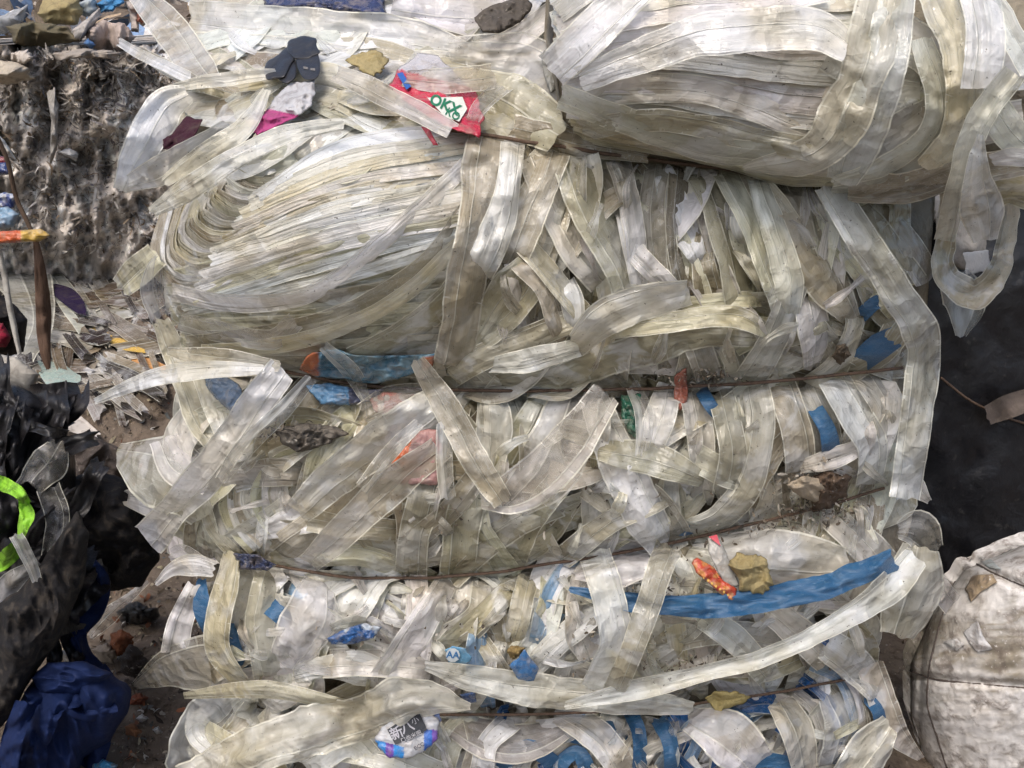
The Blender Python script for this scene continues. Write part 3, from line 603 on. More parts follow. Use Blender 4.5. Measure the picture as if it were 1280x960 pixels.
strip('film_strip', [(592, 108), (640, 130), (700, 168)], [50, 70, 54], .078, 'b', .3, 'broad brownish beige band right of the red wrapper')
strip('film_strip', [(640, 158), (730, 180), (810, 197)], [30, 34, 16], .060, 'd', .3, 'dark brownish band running along above the first wire')
strip('film_strip', [(1034, 230, -.02), (1074, 292, 0), (1110, 348, .01), (1138, 392, .02), (1150, 414, .03), (1155, 440, .02), (1152, 470, .015), (1144, 540, .015), (1130, 622, .01)], [34, 42, 44, 46, 52, 44, 44, 42, 38], .105, 'w', .3, 'long folded band hanging down the right corner, bent at the shoulder', conform=.2)
strip('film_strip', [(1226, 150), (1196, 220), (1180, 290), (1182, 340), (1216, 366), (1246, 342), (1260, 300), (1262, 200)], [22, 26, 24, 34, 40, 30, 24, 18], .06, 'y', .9, 'big open loop of yellowish film dangling from the right end of the roll', fn=DR, amp=2.6, rag=1.1, folds=2)
strip('film_sheet', [(1226, 168), (1222, 215), (1228, 262), (1232, 300)], [8, 34, 52, 30], .09, 'w', .3, 'white teardrop fold of crinkled film hanging inside the open loop', 'film scrap', fn=DR, amp=1.8)
strip('film_strip', [(1268, 90), (1225, 150), (1200, 220), (1180, 300)], [30, 34, 30, 26], .085, 'p', .3, 'long strip slanting left down the front of the open loop', fn=DR)
strip('film_sheet', [(1190, 345), (1206, 378), (1200, 420)], [40, 56, 14], .05, 'c', .3, 'torn clear film dangling below the open loop against black sheet', 'film scrap', amp=2)
strip('film_strip', [(520, 450), (558, 508), (590, 570), (628, 628)], [18, 36, 36, 26], .105, 'b', .3, 'loose beige strip hanging slantwise over the second wire')
strip('film_sheet', [(600, 624), (650, 612), (704, 566), (758, 492)], [26, 58, 58, 40], .085, 'c', .3, 'clear scooped film rising right from the tip of the loose beige strip', 'film scrap')
strip('film_strip', [(352, 462), (312, 516), (268, 580), (184, 676)], [36, 44, 44, 42], .125, 'w', .3, 'long bright stiff strip sticking out down left over the swirl')
strip('film_strip', [(388, 474), (346, 520), (300, 566), (276, 600)], [16, 24, 24, 16], .118, 'c', .3, 'shorter clear strip lying along the long bright stiff strip')
strip('film_strip', [(118, 502), (168, 480), (232, 464), (330, 462)], [7, 18, 26, 12], .125, 'w', .4, 'pointed white strip reaching left over the ground from the second wire')
strip('film_strip', [(208, 440), (270, 450), (350, 458)], [10, 30, 14], .11, 'cb', .4, 'clear strip end curled above the pointed white strip')
strip('film_sheet', [(150, 360), (172, 338), (196, 318)], [30, 40, 34], .06, 'y', .3, 'small yellowish flap sticking out at the left end of the folded stack', 'film scrap')
strip('film_sheet', [(196, 322), (190, 360), (200, 398)], [12, 30, 26], .07, 'c', .3, 'clear tatter hanging below the small yellowish flap', 'film scrap')
strip('film_strip', [(200, 400), (228, 462), (250, 520), (272, 552)], [22, 34, 40, 34], .05, 'y', .3, 'yellowish band going down the left edge under the folded stack')
strip('film_strip', [(246, 448), (266, 500), (282, 548)], [24, 30, 24], .06, 'p', .3, 'short beige band beside a blue scrap near the left edge')
strip('film_sheet', [(148, 566), (190, 584), (240, 606), (262, 640)], [24, 84, 110, 60], .05, 'cb', .3, 'large greyish clear sheet fanning out at the left edge', 'film sheet', amp=.8)
strip('film_sheet', [(156, 620), (200, 626), (262, 630)], [22, 48, 40], .03, 'w', .3, 'frayed white sheet end poking out under the greyish clear sheet', 'film sheet', jag=2)
strip('film_sheet', [(204, 548), (224, 580), (262, 600)], [40, 56, 40], .07, 'c', .3, 'crinkled clear tatter above the greyish clear sheet', 'film scrap')
strip('film_strip', [(532, 832), (600, 850), (690, 866), (780, 874), (866, 884)], [14, 36, 42, 38, 16], .105, 'p', .4, 'long pale band crossing above the fourth wire in the lower middle')
strip('film_strip', [(706, 882), (790, 864), (880, 842), (960, 820), (1040, 782), (1110, 736), (1146, 696)], [10, 26, 22, 22, 26, 40, 34], .100, 'w', .4, 'long strip sweeping up right to the end of the blue belt')
strip('film_sheet', [(1150, 682), (1142, 730), (1120, 796)], [44, 74, 40], .105, 'p', .3, 'creased whitish sheet draped over the right end of the blue belt', 'film sheet', amp=1.6)
strip('film_sheet', [(1120, 664), (1148, 664), (1166, 690)], [20, 50, 30], .09, 'c', .3, 'balled clear film at the right edge above the blue belt', 'film scrap', amp=2.2)
strip('film_strip', [(1150, 690), (1176, 738), (1212, 782)], [14, 28, 30], .085, 'c', .3, 'forked clear strip dangling over the white sack bale')
strip('film_strip', [(1088, 830), (1102, 876), (1120, 916), (1152, 948)], [34, 34, 34, 10], .06, 'p', .4, 'beige strip trailing down right beside the white sack bale')
strip('film_sheet', [(1112, 905), (1092, 930), (1060, 975)], [26, 50, 50], .085, 'w', .3, 'crumpled white sheet at the lower right corner of the bale', 'film sheet', amp=1.8)
strip('film_sheet', [(232, 985), (320, 934), (430, 902), (520, 872), (588, 884)], [60, 62, 66, 52, 8], .12, 'p', .3, 'large curved beige sheet sweeping along the bottom left', 'film sheet', amp=2.2, rag=.9, folds=2)
strip('film_sheet', [(300, 868), (262, 894), (236, 930), (240, 985)], [20, 56, 50, 60], .11, 'c', .3, 'crumpled clear sheet at the lower left corner of the bale', 'film sheet', amp=2.6, rag=1.3, folds=2)
strip('film_sheet', [(168, 858), (210, 836), (262, 830)], [10, 50, 70], .05, 'cb', .3, 'flat grey clear sheet touching the ground at the left foot of the bale', 'film sheet', amp=.7)
strip('film_sheet', [(246, 730), (226, 780), (218, 816)], [24, 34, 34], .06, 'w', .3, 'crackled white film scrap on the left edge beside a blue band', 'film scrap', amp=2)
strip('film_strip', [(194, 730), (214, 712), (240, 706), (268, 712)], [6, 16, 26, 20], .09, 'w', .3, 'little curled white scrap sticking out left over the black rubbish', 'film scrap')
strip('film_strip', [(212, 694), (228, 692), (250, 702)], [16, 24, 16], .08, 'c', .3, 'small clear tongue of film above the curled white scrap', 'film scrap')
strip('film_strip', [(1118, 600), (1140, 606), (1162, 626)], [20, 34, 8], .07, 'g', .3, 'ragged grey film tip under the end of the long folded band', 'film scrap')
make('plastic_belt', ribbon([(712, 736), (780, 752), (860, 758), (950, 750), (1040, 730), (1118, 700)], [8, 23, 28, 30, 33, 30], .096, 'B', .5, D, 1.6, nu=13, step=4, conform=0, rag=.6, folds=1.6, twist=.6), BELT, label='bright blue woven plastic belt curving across the lower right', cat='belt')
strip('film_sheet', [(900, 690), (990, 700), (1060, 706)], [50, 74, 40], .068, 'w', .2, 'white crumpled film above the blue belt right of the yellow foam', 'film sheet', amp=1.8, conform=.7)
strip('film_sheet', [(716, 716), (770, 704), (812, 702)], [20, 60, 40], .070, 'w', .2, 'white creased film with specks above the left end of the blue belt', 'film sheet', amp=1.6, conform=.7)

# ------------------------------------------------------------------ rubbish caught in and on the bale
def dull(col, f=.68):
    if callable(col): return lambda x, y: tuple(c * f for c in col(x, y))
    return tuple(c * f for c in col)
def scrap(name, poly, lift, col, label=None, cat=None, mat=None, thick=.004, amp=.008, sc_=.028, seed=1, parent=None, group=None, rough=.06, fn=D, **k):
    g = blob(poly, YF, thick, amp, sc_, dull(col), seed, rings=k.pop('rings', 16), segs=k.pop('segs', 64), rough=rough, yfn=lambda x, y: YF - (fn(x, y) + lift), **k)
    return make(name, g, mat or PAINT, parent, label, cat, group)
FLAT = {}
def flat_mat(col, rough=.4):
    col = tuple(c * .75 for c in col)
    key = (col, rough)
    if key not in FLAT: FLAT[key] = stuff_material('printed_ink', rough, tuple(c * .5 for c in col) + (1,), .2, 80, .001, .4, col=col)
    return FLAT[key]
def lettering(txt, x, y, size, ang, lift, col, parent, fn=D, name='lettering', squash=1.0, bold=.0):
    cu = bpy.data.curves.new('t', 'FONT'); cu.body = txt; cu.size = size; cu.align_x = 'CENTER'; cu.align_y = 'CENTER'; cu.resolution_u = 3; cu.offset = bold * size
    o = bpy.data.objects.new('t', cu); COL.objects.link(o)
    dg = bpy.context.evaluated_depsgraph_get(); me = bpy.data.meshes.new_from_object(o.evaluated_get(dg))
    v = np.array([q.co[:2] for q in me.vertices]); F = [tuple(p.vertices) for p in me.polygons]
    bpy.data.objects.remove(o); bpy.data.curves.remove(cu); bpy.data.meshes.remove(me)
    if not len(v): return
    a = rad(ang); vx, vy = v[:, 0] * squash, v[:, 1]
    X = x + vx * cos(a) + vy * sin(a); Y = y + vx * sin(a) - vy * cos(a)
    V = P(X, Y, fn(X, Y) + lift)
    return make(name, (V, F, np.zeros((len(V), 2)), np.tile([*col, 1], (len(V), 1))), flat_mat(tuple(col)), parent, smooth=False)
def inkpoly(name, poly, lift, col, parent, fn=D):
    p = np.array(poly, float); c = p.mean(0); q = []
    for i in range(len(p)):
        for t in (0, .34, .67): q.append(p[i] * (1 - t) + p[(i + 1) % len(p)] * t)
    q = np.array(q); rings = [c + (q - c) * r for r in (.33, .66, 1)]; X = np.concatenate([[c]] + rings); m = len(q)
    F = [(0, 1 + i, 1 + (i + 1) % m) for i in range(m)] + [(1 + r * m + i, 1 + (r + 1) * m + i, 1 + (r + 1) * m + (i + 1) % m, 1 + r * m + (i + 1) % m) for r in (0, 1) for i in range(m)]
    V = P(X[:, 0], X[:, 1], fn(X[:, 0], X[:, 1]) + lift)
    return make(name, (V, F, np.zeros((len(V), 2)), np.tile([*col, 1], (len(V), 1))), flat_mat(tuple(col)), parent)

# red snack wrapper
t = empty('snack_wrapper', P(545, 130, float(D(545, 130)) + .09), 'crushed red and white snack wrapper with green lettering at the first wire', 'wrapper')
def redcol(x, y): return (.62, .60, .62) if (y < 92 + .25 * (x - 520) and x > 497) else (.60, .035, .075)
scrap('wrapper_film', [(483, 108), (498, 84), (522, 66), (548, 70), (566, 86), (596, 116), (607, 148), (600, 174), (570, 166), (530, 142), (500, 122)], .085, redcol, parent=t, thick=.007, amp=.0045, seed=3, rings=34, segs=90)
inkpoly('label_patch', [(534, 122), (578, 121), (584, 136), (574, 152), (556, 146)], .1015, (.80, .82, .74), t)
inkpoly('stripe', [(496, 92), (503, 90), (514, 108), (508, 112)], .102, (.03, .12, .42), t)
lettering('OKX', 556, 131, 19, 24, .1035, (.015, .20, .09), t, squash=.95, bold=.03)
lettering('KO', 566, 143, 14, 30, .1035, (.015, .20, .09), t, squash=.9, bold=.02)
scrap('wrapper_corner', [(526, 158), (536, 160), (548, 182), (542, 182)], .075, (.60, .035, .075), parent=t, thick=.002, amp=.001)
scrap('foam_scrap', [(434, 76), (446, 66), (470, 64), (486, 74), (484, 88), (468, 96), (452, 90)], .085, (.46, .38, .20), 'small yellow foam tuft between the black clip and the red wrapper', 'foam', FOAM, .008, .007, .030, 5, rough=.16, flat=.3)
scrap('foam_scrap', [(908, 706), (916, 694), (940, 692), (958, 700), (962, 716), (970, 732), (958, 742), (940, 744), (926, 738), (922, 720)], .105, (.42, .345, .18), 'torn yellow foam lump lying on the blue belt', 'foam', FOAM, .010, .009, .040, 6, rough=.12, flat=.3, rings=26, segs=110)
scrap('foam_scrap', [(880, 872), (894, 864), (920, 864), (938, 870), (930, 880), (904, 886), (896, 902), (890, 886)], .060, (.40, .33, .15), 'flattened yellow foam scrap caught under the fourth wire', 'foam', FOAM, .006, .006, .035, 7, rough=.12, flat=.3)
scrap('foam_scrap', [(632, 812), (644, 806), (656, 810), (652, 820), (640, 826)], .070, (.36, .26, .12), 'tiny brown foam crumb above the blue film wedge', 'foam', FOAM, .008, .006, .015, 8, rough=.15)
# black plastic clip
t = empty('hanger_clip', P(365, 75, float(D(365, 75)) + .09), 'black plastic hanger clip lying on the beige bands', 'clip')
DK = stuff_material('black_moulded_plastic', .42, (.05, .05, .052, 1), .25, 60, .0008, .5, col=(.014, .014, .017))
CL = empty
for nm, pl, lf, th in [('clip_jaw', [(329, 90), (333, 76), (346, 70), (356, 60), (370, 52), (374, 66), (364, 80), (356, 98), (342, 98), (334, 102)], .100, .012), ('clip_bridge', [(360, 50), (380, 44), (397, 48), (395, 58), (402, 66), (384, 74), (368, 74), (358, 64)], .108, .010),
                       ('clip_tongue', [(368, 62), (396, 60), (400, 76), (401, 90), (396, 99), (386, 101), (378, 98), (371, 84)], .106, .007), ('clip_hinge', [(346, 78), (364, 62), (372, 80), (370, 98), (358, 106), (346, 98)], .092, .010)]:
    make(nm, blob(pl, YF, th, .0012, .03, (.03, .03, .035), 3, rings=22, segs=120, flat=.28, rough=.0, soft=9, yfn=lambda x, y, lf=lf: YF - (D(x, y) + lf)), DK, t)
for x_ in (382, 391): inkpoly('slot', [(x_ - 3, 82 + (x_ - 378) * .2), (x_ + 3, 83 + (x_ - 378) * .2), (x_ + 3, 86 + (x_ - 378) * .2), (x_ - 3, 85 + (x_ - 378) * .2)], .1145, (.16, .15, .14), t)
scrap('cloth_rag', [(312, 160), (330, 142), (346, 118), (362, 104), (392, 101), (396, 116), (390, 132), (372, 146), (350, 156), (322, 168)], .085, lambda x, y: (.58, .58, .60) if y < 137 + (x - 340) * .22 else (.50, .08, .25),
      'white cloth scrap with a hot pink lower edge left of the first wire', 'rag', RAG, .007, .012, .030, 9, flat=.3, rings=26, segs=90)
scrap('cloth_rag', [(196, 176), (214, 168), (232, 146), (252, 150), (246, 166), (228, 186), (204, 186)], .050, (.05, .012, .025), 'dark maroon net cloth inside the drooping white loop', 'rag', RAG, .004, .006, .02, 10)
scrap('cloth_rag', [(278, 168), (300, 158), (322, 160), (316, 172), (290, 184)], .075, (.05, .045, .05), 'charcoal rag tip beside the pink edged cloth', 'rag', RAG, .008, .004, .02, 11)
scrap('printed_bag', [(316, -20), (480, -20), (484, 20), (440, 16), (380, 10), (330, 8)], .045, (.04, .05, .13), 'dark navy crinkled bag at the top edge behind the wide glossy white band', 'bag', PAINT, .02, .014, .03, 12)
scrap('rubble_lump', [(592, 22), (610, 8), (650, -6), (668, 6), (650, 30), (622, 44), (602, 40)], .085, (.13, .115, .10), 'dark grey crumbly lump at the top edge left of the roll', 'lump', LINT, .02, .014, .03, 13)
scrap('cloth_rag', [(676, 66), (690, 58), (700, 70), (700, 108), (688, 116), (680, 96)], .10, (.34, .34, .31), 'grey and white rag squeezed against the left end of the roll', 'rag', RAG, .01, .008, .02, 14)
# teal blue wrapper at the second wire
tealc = lambda x, y: (.55, .17, .07) if (x < 398 and y < 470) or (x > 528 and y > 446) else ((.10, .23, .33) if noise(x / 14, y / 9, 2) > -.2 else (.20, .33, .40))
scrap('wrapper', [(376, 462), (382, 444), (402, 438), (420, 436), (446, 444), (500, 444), (546, 442), (540, 458), (510, 472), (470, 480), (420, 474), (390, 470)], .060, tealc, 'teal blue crumpled wrapper with orange tips above the second wire', 'wrapper', None, .003, .010, .024, 15, rings=24, segs=90, flat=.25)
scrap('wrapper', [(384, 482), (410, 478), (450, 486), (482, 486), (470, 500), (440, 508), (400, 506)], .052, lambda x, y: (.12, .28, .48) if x < 436 else (.09, .10, .16), 'blue crumpled wrapper end below the second wire', 'wrapper', None, .008, .006, .02, 16)
scrap('wrapper', [(254, 462), (276, 466), (300, 480), (306, 500), (290, 516), (270, 500), (258, 482)], .050, (.17, .25, .38), 'dull blue scrap between the yellowish edge band and the long bright strip', 'wrapper', None, .008, .006, .03, 17)
scrap('wrapper', [(476, 604), (486, 582), (508, 556), (526, 536), (548, 536), (552, 560), (546, 606), (516, 606)], .072, lambda x, y: ((.55, .55, .56) if y > 584 and x < 512 else (.62, .13, .03)) if x < 512 + (y - 560) * -.3 else (.50, .27, .25), 'orange and pink packet showing between film bands left of centre', 'wrapper', None, .005, .004, .03, 18, rings=24, segs=90)
scrap('wrapper', [(462, 500), (480, 490), (520, 492), (514, 506), (484, 520), (468, 514)], .062, lambda x, y: (.48, .22, .18) if noise(x / 7, y / 7) > -.1 else (.5, .45, .4), 'faded red packet corner just under the second wire', 'wrapper', None, .004, .004, .03, 19)
scrap('wrapper', [(776, 494), (802, 492), (800, 520), (796, 552), (784, 540), (776, 520)], .050, (.02, .11, .07), 'dark green crumpled scrap under the second wire', 'wrapper', None, .008, .006, .02, 20)
scrap('wrapper', [(842, 470), (858, 460), (860, 500), (850, 514), (842, 500)], .048, (.36, .12, .08), 'narrow rusty red scrap at the middle of the second wire', 'wrapper', None, .006, .004, .02, 21)
scrap('cloth_rag', [(290, 692), (320, 692), (346, 706), (334, 714), (300, 712)], .070, (.04, .05, .10), 'blue black shiny rag at the left end of the third wire', 'rag', PAINT, .008, .006, .015, 22)
t = empty('snack_packet', P(892, 725, float(D(892, 725)) + .1), 'narrow orange red packet strip crossing the blue belt', 'packet')
scrap('packet_film', [(864, 704), (872, 698), (892, 708), (904, 726), (922, 736), (918, 754), (902, 744), (884, 728), (870, 716)], .108, lambda x, y: (.55, .08, .04) if noise(x / 5, y / 5) < .1 else (.60, .24, .07), parent=t, thick=.002, amp=.005, seed=23)
for i in range(7): inkpoly('dot', [(880 + i * 5 - 1.6, 722 + i * 3.6), (880 + i * 5, 720 + i * 3.6), (880 + i * 5 + 1.6, 722 + i * 3.6), (880 + i * 5, 724 + i * 3.6)], .1165, (.80, .50, .12), t)
t = empty('printed_strip', P(905, 700, float(D(905, 700)) + .1), 'silvery printed strip with a red corner left of the yellow foam', 'packet')
scrap('strip_film', [(884, 672), (896, 667), (906, 686), (916, 712), (924, 732), (908, 734), (896, 712), (886, 690)], .104, (.42, .41, .38), parent=t, thick=.004, amp=.002, seed=24)
inkpoly('red_corner', [(886, 671), (896, 668), (901, 683)], .1125, (.55, .05, .08), t)
# small pieces between the third and fourth wires
t = empty('round_sticker', P(570, 818, float(D(570, 818)) + .09), 'small blue and white sticker reading AA under a film band', 'sticker')
scrap('sticker_film', [(556, 812), (566, 808), (582, 810), (590, 822), (584, 832), (562, 830)], .078, (.16, .38, .58), parent=t, thick=.002, amp=.001)
inkpoly('disc', [(566 + 0 + 9 * cos(a), 819 + 9 * sin(a)) for a in [i * pi / 5 for i in range(10)]], .0835, (.66, .72, .76), t)
lettering('AA', 566, 819, 12, 4, .0845, (.05, .20, .45), t, bold=.02)
scrap('wrapper', [(408, 798), (430, 786), (456, 778), (476, 784), (468, 798), (440, 806), (414, 806)], .066, lambda x, y: (.03, .12, .34) if noise(x / 8, y / 8, 1) < .15 else (.45, .52, .6), 'navy and silver crumpled packet between the third and fourth wires', 'wrapper', None, .008, .006, .02, 25)
scrap('wrapper', [(636, 832), (656, 812), (674, 836), (668, 852), (648, 850)], .085, (.06, .20, .45), 'bright blue film wedge poking above the long pale crossing band', 'wrapper', None, .004, .003, .03, 26)
scrap('wrapper', [(574, 868), (594, 864), (596, 878), (584, 880)], .07, (.05, .12, .30), 'tiny navy scrap above the fourth wire', 'wrapper', None, .004, .003, .03, 27)
for ps, w_, l_, lab in [
  ([(452, 612), (484, 570), (524, 528)], [18, 22, 16], .094, 'clear streaked film covering the left of the orange and pink packet'),
  ([(556, 530), (554, 570), (560, 622)], [20, 22, 20], .098, 'clear upright film over the right of the orange and pink packet'),
  ([(452, 516), (490, 498), (548, 488)], [26, 30, 20], .084, 'hazy film over the faded red packet corner'),
  ([(404, 432), (440, 466), (458, 500)], [14, 22, 12], .086, 'narrow clear film crossing the teal blue wrapper'),
  ([(790, 480), (806, 520), (800, 570)], [16, 26, 14], .074, 'clear crinkled film beside the dark green scrap'),
  ([(590, 150), (604, 130), (640, 100)], [16, 22, 20], .112, 'clear crinkled film over the right end of the red wrapper')
  ]:
    strip('film_sheet', ps, w_, l_, 'c', .3, lab, 'film scrap', amp=1.8, conform=.8)
# the printed lid
t = empty('drink_label', P(510, 920, float(D(510, 920)) + .12), 'white blue and black printed label with grey characters at the bottom', 'label')
def lidcol(x, y):
    if x < 505 and y > 925 + (x - 470) * .25: return (.04, .28, .72) if not (482 < x < 492) else (.16, .06, .40)
    if x > 530 and y > 912: return (.05, .18, .62) if x < 540 else (.20, .10, .45)
    return (.60, .62, .66)
scrap('label_film', [(466, 922), (476, 908), (500, 896), (524, 884), (540, 888), (548, 906), (546, 924), (532, 938), (508, 948), (486, 946), (474, 936)], .118, lidcol, parent=t, thick=.010, amp=.0015, seed=28, rings=30, segs=110)
inkpoly('black_panel', [(484, 912), (504, 899), (524, 890), (534, 912), (520, 921), (494, 931)], .1315, (.025, .028, .035), t)
lettering('新', 496, 917, 17, -24, .1325, (.42, .42, .47), t, bold=.015)
lettering('八', 509, 909, 17, -24, .1325, (.42, .42, .47), t, bold=.015)
lettering('小', 519, 901, 10, -24, .1325, (.42, .42, .47), t)
lettering('口曲米图', 514, 921, 7, -24, .1325, (.45, .45, .48), t)
lettering('BCC', 524, 933, 7, -30, .1310, (.06, .06, .08), t, bold=.02)
scrap('wrapper', [(536, 886), (546, 884), (552, 900), (546, 908), (540, 900)], .105, (.22, .34, .70), 'pale blue torn foil tip above the printed label', 'wrapper', None, .003, .003, .02, 29)
# dirt stuck on the face
scrap('dirt_clod', [(1016, 594), (1040, 588), (1064, 596), (1062, 616), (1040, 634), (1018, 638), (1010, 618)], .055, (.15, .105, .075), 'brown earth clod stuck under the short beige band at the right', 'clod', LINT, .018, .012, .018, 30, rough=.15)
scrap('paper_scrap', [(982, 606), (1004, 594), (1030, 600), (1036, 614), (1026, 630), (1000, 622)], .075, (.42, .35, .26), 'tan paper scrap on the earth clod', 'paper', RAG, .005, .006, .03, 31)
scrap('dirt_clod', [(336, 536), (370, 530), (420, 532), (434, 544), (400, 560), (372, 566), (350, 552)], .056, (.20, .18, .155), 'grey matted dirt above the swirl of film', 'clod', LINT, .010, .008, .014, 32, rough=.12)
scrap('dirt_clod', [(1046, 432), (1058, 430), (1064, 444), (1050, 456), (1040, 446)], .060, (.14, .11, .08), 'small brown earth clod above the right end of the second wire', 'clod', LINT, .010, .008, .014, 33, rough=.12)

# ------------------------------------------------------------------ right: black wrapped bale and the white sack bale
bb = empty('black_wrapped_bale', PY(1260, 700, 1.95), 'big bale wrapped in black plastic sheet standing behind at the right', 'bale')
DBk = lambda x, y: -.52 + .05 * np.sin(np.clip((np.asarray(x) - 1000) / 420, 0, 1) * pi) + .018 * ridge(np.asarray(x) / 160 + .4 * noise(np.asarray(y) / 120, 0, 1), np.asarray(y) / 260, 2, 3) + .008 * fbm(np.asarray(x) / 40, np.asarray(y) / 60, 3)
make('sheet_wrap', patch([(240, 960), (1020, 960)], [(240, 1520), (1020, 1520)], 250, 1050, DBk, 0, 170, 170, depth=1.5, bumpy=.001, col=(.009, .009, .011)), BLACK, bb)
q = dense([(1176, 472), (1210, 500), (1250, 520), (1300, 535)], 30)
make('tie_wire', tube(P(q[:, 0], q[:, 1], DBk(q[:, 0], q[:, 1]) + .012), .0025, 6), RUST, bb)
make('cloth_rag', ribbon([(1234, 520), (1262, 508), (1300, 496)], [24, 30, 26], .03, (.12, .10, .085, 1), .3, DBk), RAG, label='brown torn rag stuck on the black wrapped bale', cat='rag')
make('far_bale', blob([(1150, -60), (1400, -60), (1400, 300), (1150, 300)], 2.6, .15, .06, .3, (.07, .06, .068), 4), LINT, label='dull purple grey bale showing at the top right corner behind the roll', cat='bale')
scrap('film_sheet', [(1160, 246), (1240, 236), (1300, 262), (1300, 330), (1240, 350), (1180, 330)], -.30, (.36, .34, .31), 'crumpled grey film lying on the black bale behind the open loop', 'film sheet', RAG, .03, .02, .06, 41)
scrap('board_piece', [(1204, 316), (1236, 312), (1238, 338), (1208, 344)], -.16, (.40, .40, .40), 'small pale board seen through the open loop', 'board', flat_mat((.40, .40, .40)), .004, .001, .05, 42)

sb = empty('white_sack_bale', PY(1260, 960, 1.46), 'bulging bale in dirty white coated sack cloth at the lower right corner', 'bale')
def DSk(x, y):
    x = np.asarray(x, float); y = np.asarray(y, float)
    L = np.interp(y, [664, 678, 712, 766, 830, 890, 960, 1040], [1330, 1285, 1205, 1165, 1137, 1137, 1158, 1215])
    s = np.clip((x - L) / 210, 0, 1); d = -.16 + .21 * np.sqrt(np.clip(1 - (1 - s) ** 2, 0, 1))
    seam = lambda v, w_: np.exp(-(v / w_) ** 2)
    d = d - .010 * seam(y - (848 + (x - 1160) * .07), 5) - .010 * seam(x - (1160 + (y - 660) * -.05 + np.clip(760 - y, 0, 100) * .75), 4) - .012 * seam(y - (700 + (x - 1210) * .5), 5)
    return d + .0022 * ridge(x / 60, y / 34, 2, 3) + .0022 * ridge(x / 16, y / 22, 5, 3)
g = patch([(664, 1330), (678, 1286), (712, 1206), (766, 1166), (830, 1138), (890, 1138), (960, 1159), (1040, 1216)], [(664, 1480), (1040, 1480)], 665, 1040, DSk, 0, 150, 170, depth=.175, bumpy=.0012)
px, py = unproj(g[0]); n1 = fbm(px / 22, py / 12, 3, 4); c = np.array([.58, .565, .55])[None] * (1 + .06 * n1[:, None])
grime = np.clip(.5 + 1.2 * fbm(px / 60, py / 26, 8, 4), 0, 1) * np.exp(-((py - (815 + (px - 1160) * .06)) / 46) ** 2) + .8 * np.clip(1 - (px - 1137) / 55, 0, 1) * (py < 850)
grime = grime + .55 * np.clip(ridge(px / 40, py / 9, 7, 4) - .75, 0, 1) + .5 * np.clip(fbm(px / 18, py / 16, 12, 4) - .25, 0, 1)
c = c * (1 - .60 * np.clip(grime, 0, 1)[:, None] * np.array([1, 1.06, 1.18])[None])
C = np.concatenate([c, np.ones((len(c), 1))], 1)
make('sack_cloth', (g[0], g[1], g[2], np.clip(C, .02, 1)), SACK, sb)
for pl, cc in [([(1206, 706), (1216, 696), (1176, 762), (1168, 768)], (.50, .49, .47)), ([(1178, 802), (1196, 798), (1206, 806), (1196, 814)], (.62, .62, .62)), ([(1204, 790), (1222, 776), (1232, 800), (1242, 812), (1222, 816), (1212, 804)], (.64, .64, .65)), ([(1222, 698), (1240, 700), (1252, 712), (1236, 710)], (.60, .66, .66))]:
    scrap('peeled_patch', pl, .004, cc, mat=SACK, parent=sb, thick=.003, amp=.001, fn=DSk)
scrap('stain_patch', [(1206, 736), (1216, 720), (1240, 716), (1246, 728), (1226, 740), (1214, 752)], .003, (.46, .36, .24), mat=SACK, parent=sb, thick=.003, amp=.002, fn=DSk)
for qs in ([(1138, 838), (1170, 850), (1220, 855), (1340, 866)], [(1206, 700), (1180, 762), (1162, 830), (1158, 880), (1184, 960)], [(1208, 698), (1240, 716), (1330, 752)]):
    q = dense(qs, 60)
    make('seam', tube(P(q[:, 0], q[:, 1], DSk(q[:, 0], q[:, 1]) - .0005), .0022, 5), flat_mat((.10, .08, .07), .8), sb)

# ------------------------------------------------------------------ left: the far bale of lint and rags
lb = empty('lint_bale', PY(100, 345, 3.3), 'tall bale of matted grey lint and rags standing behind at the upper left', 'bale')
def DBl(x, y):
    x = np.asarray(x, float); y = np.asarray(y, float)
    return -1.72 + .07 * fbm(x / 36, y / 50, 3, 6, .62) + .05 * ridge(x / 22, y / 50, 6, 4) - .12 * np.clip((70 - y) / 30, 0, 1) - .16 * np.clip((y - 290) / 60, 0, 1)
g = patch([(52, -160), (400, -160)], [(52, 420), (400, 420)], 56, 400, DBl, 0, 230, 170, depth=3.0, bumpy=.025)
px, py = unproj(g[0]); m1 = fbm(px / 30, py / 45, 9, 4)[:, None]
c = np.array([.44, .40, .36])[None] * (1 + .7 * m1) + np.clip(fbm(px / 11, py / 30, 4, 4)[:, None] - .15, 0, 1) * np.array([.55, .53, .50])[None]
make('lint_mass', (g[0], g[1], g[2], np.concatenate([np.clip(c, .03, .7), np.ones((len(c), 1))], 1)), LINT, lb)
def lintpos(r):
    x = r.uniform(-60, 260); y = 66 + 250 * r.rand() ** 1.3; return P(x, y, float(DBl(x, y)) + r.uniform(-.02, .02)), None
make('lint_tufts', chips(5000, lintpos, .0075, [(.28, .26, .24), (.46, .44, .41), (.34, .31, .28), (.24, .21, .18), (.22, .17, .12), (.55, .53, .50), (.2, .19, .2)], 5, curl=2.6, mult=(1.0, 4.5), wide=.42), LINT, lb, kind='stuff')
def sheet(name, ps, w_, d, c_, label, cat, mat=RAG, amp=3, **k): return make(name, ribbon(ps, w_, d, (*c_, 1) if len(c_) == 3 else c_, .3, lambda x, y: np.asarray(x) * 0.0, amp * 1.0, nu=15, step=3, jag=1.5, **k), mat, label=label, cat=cat)
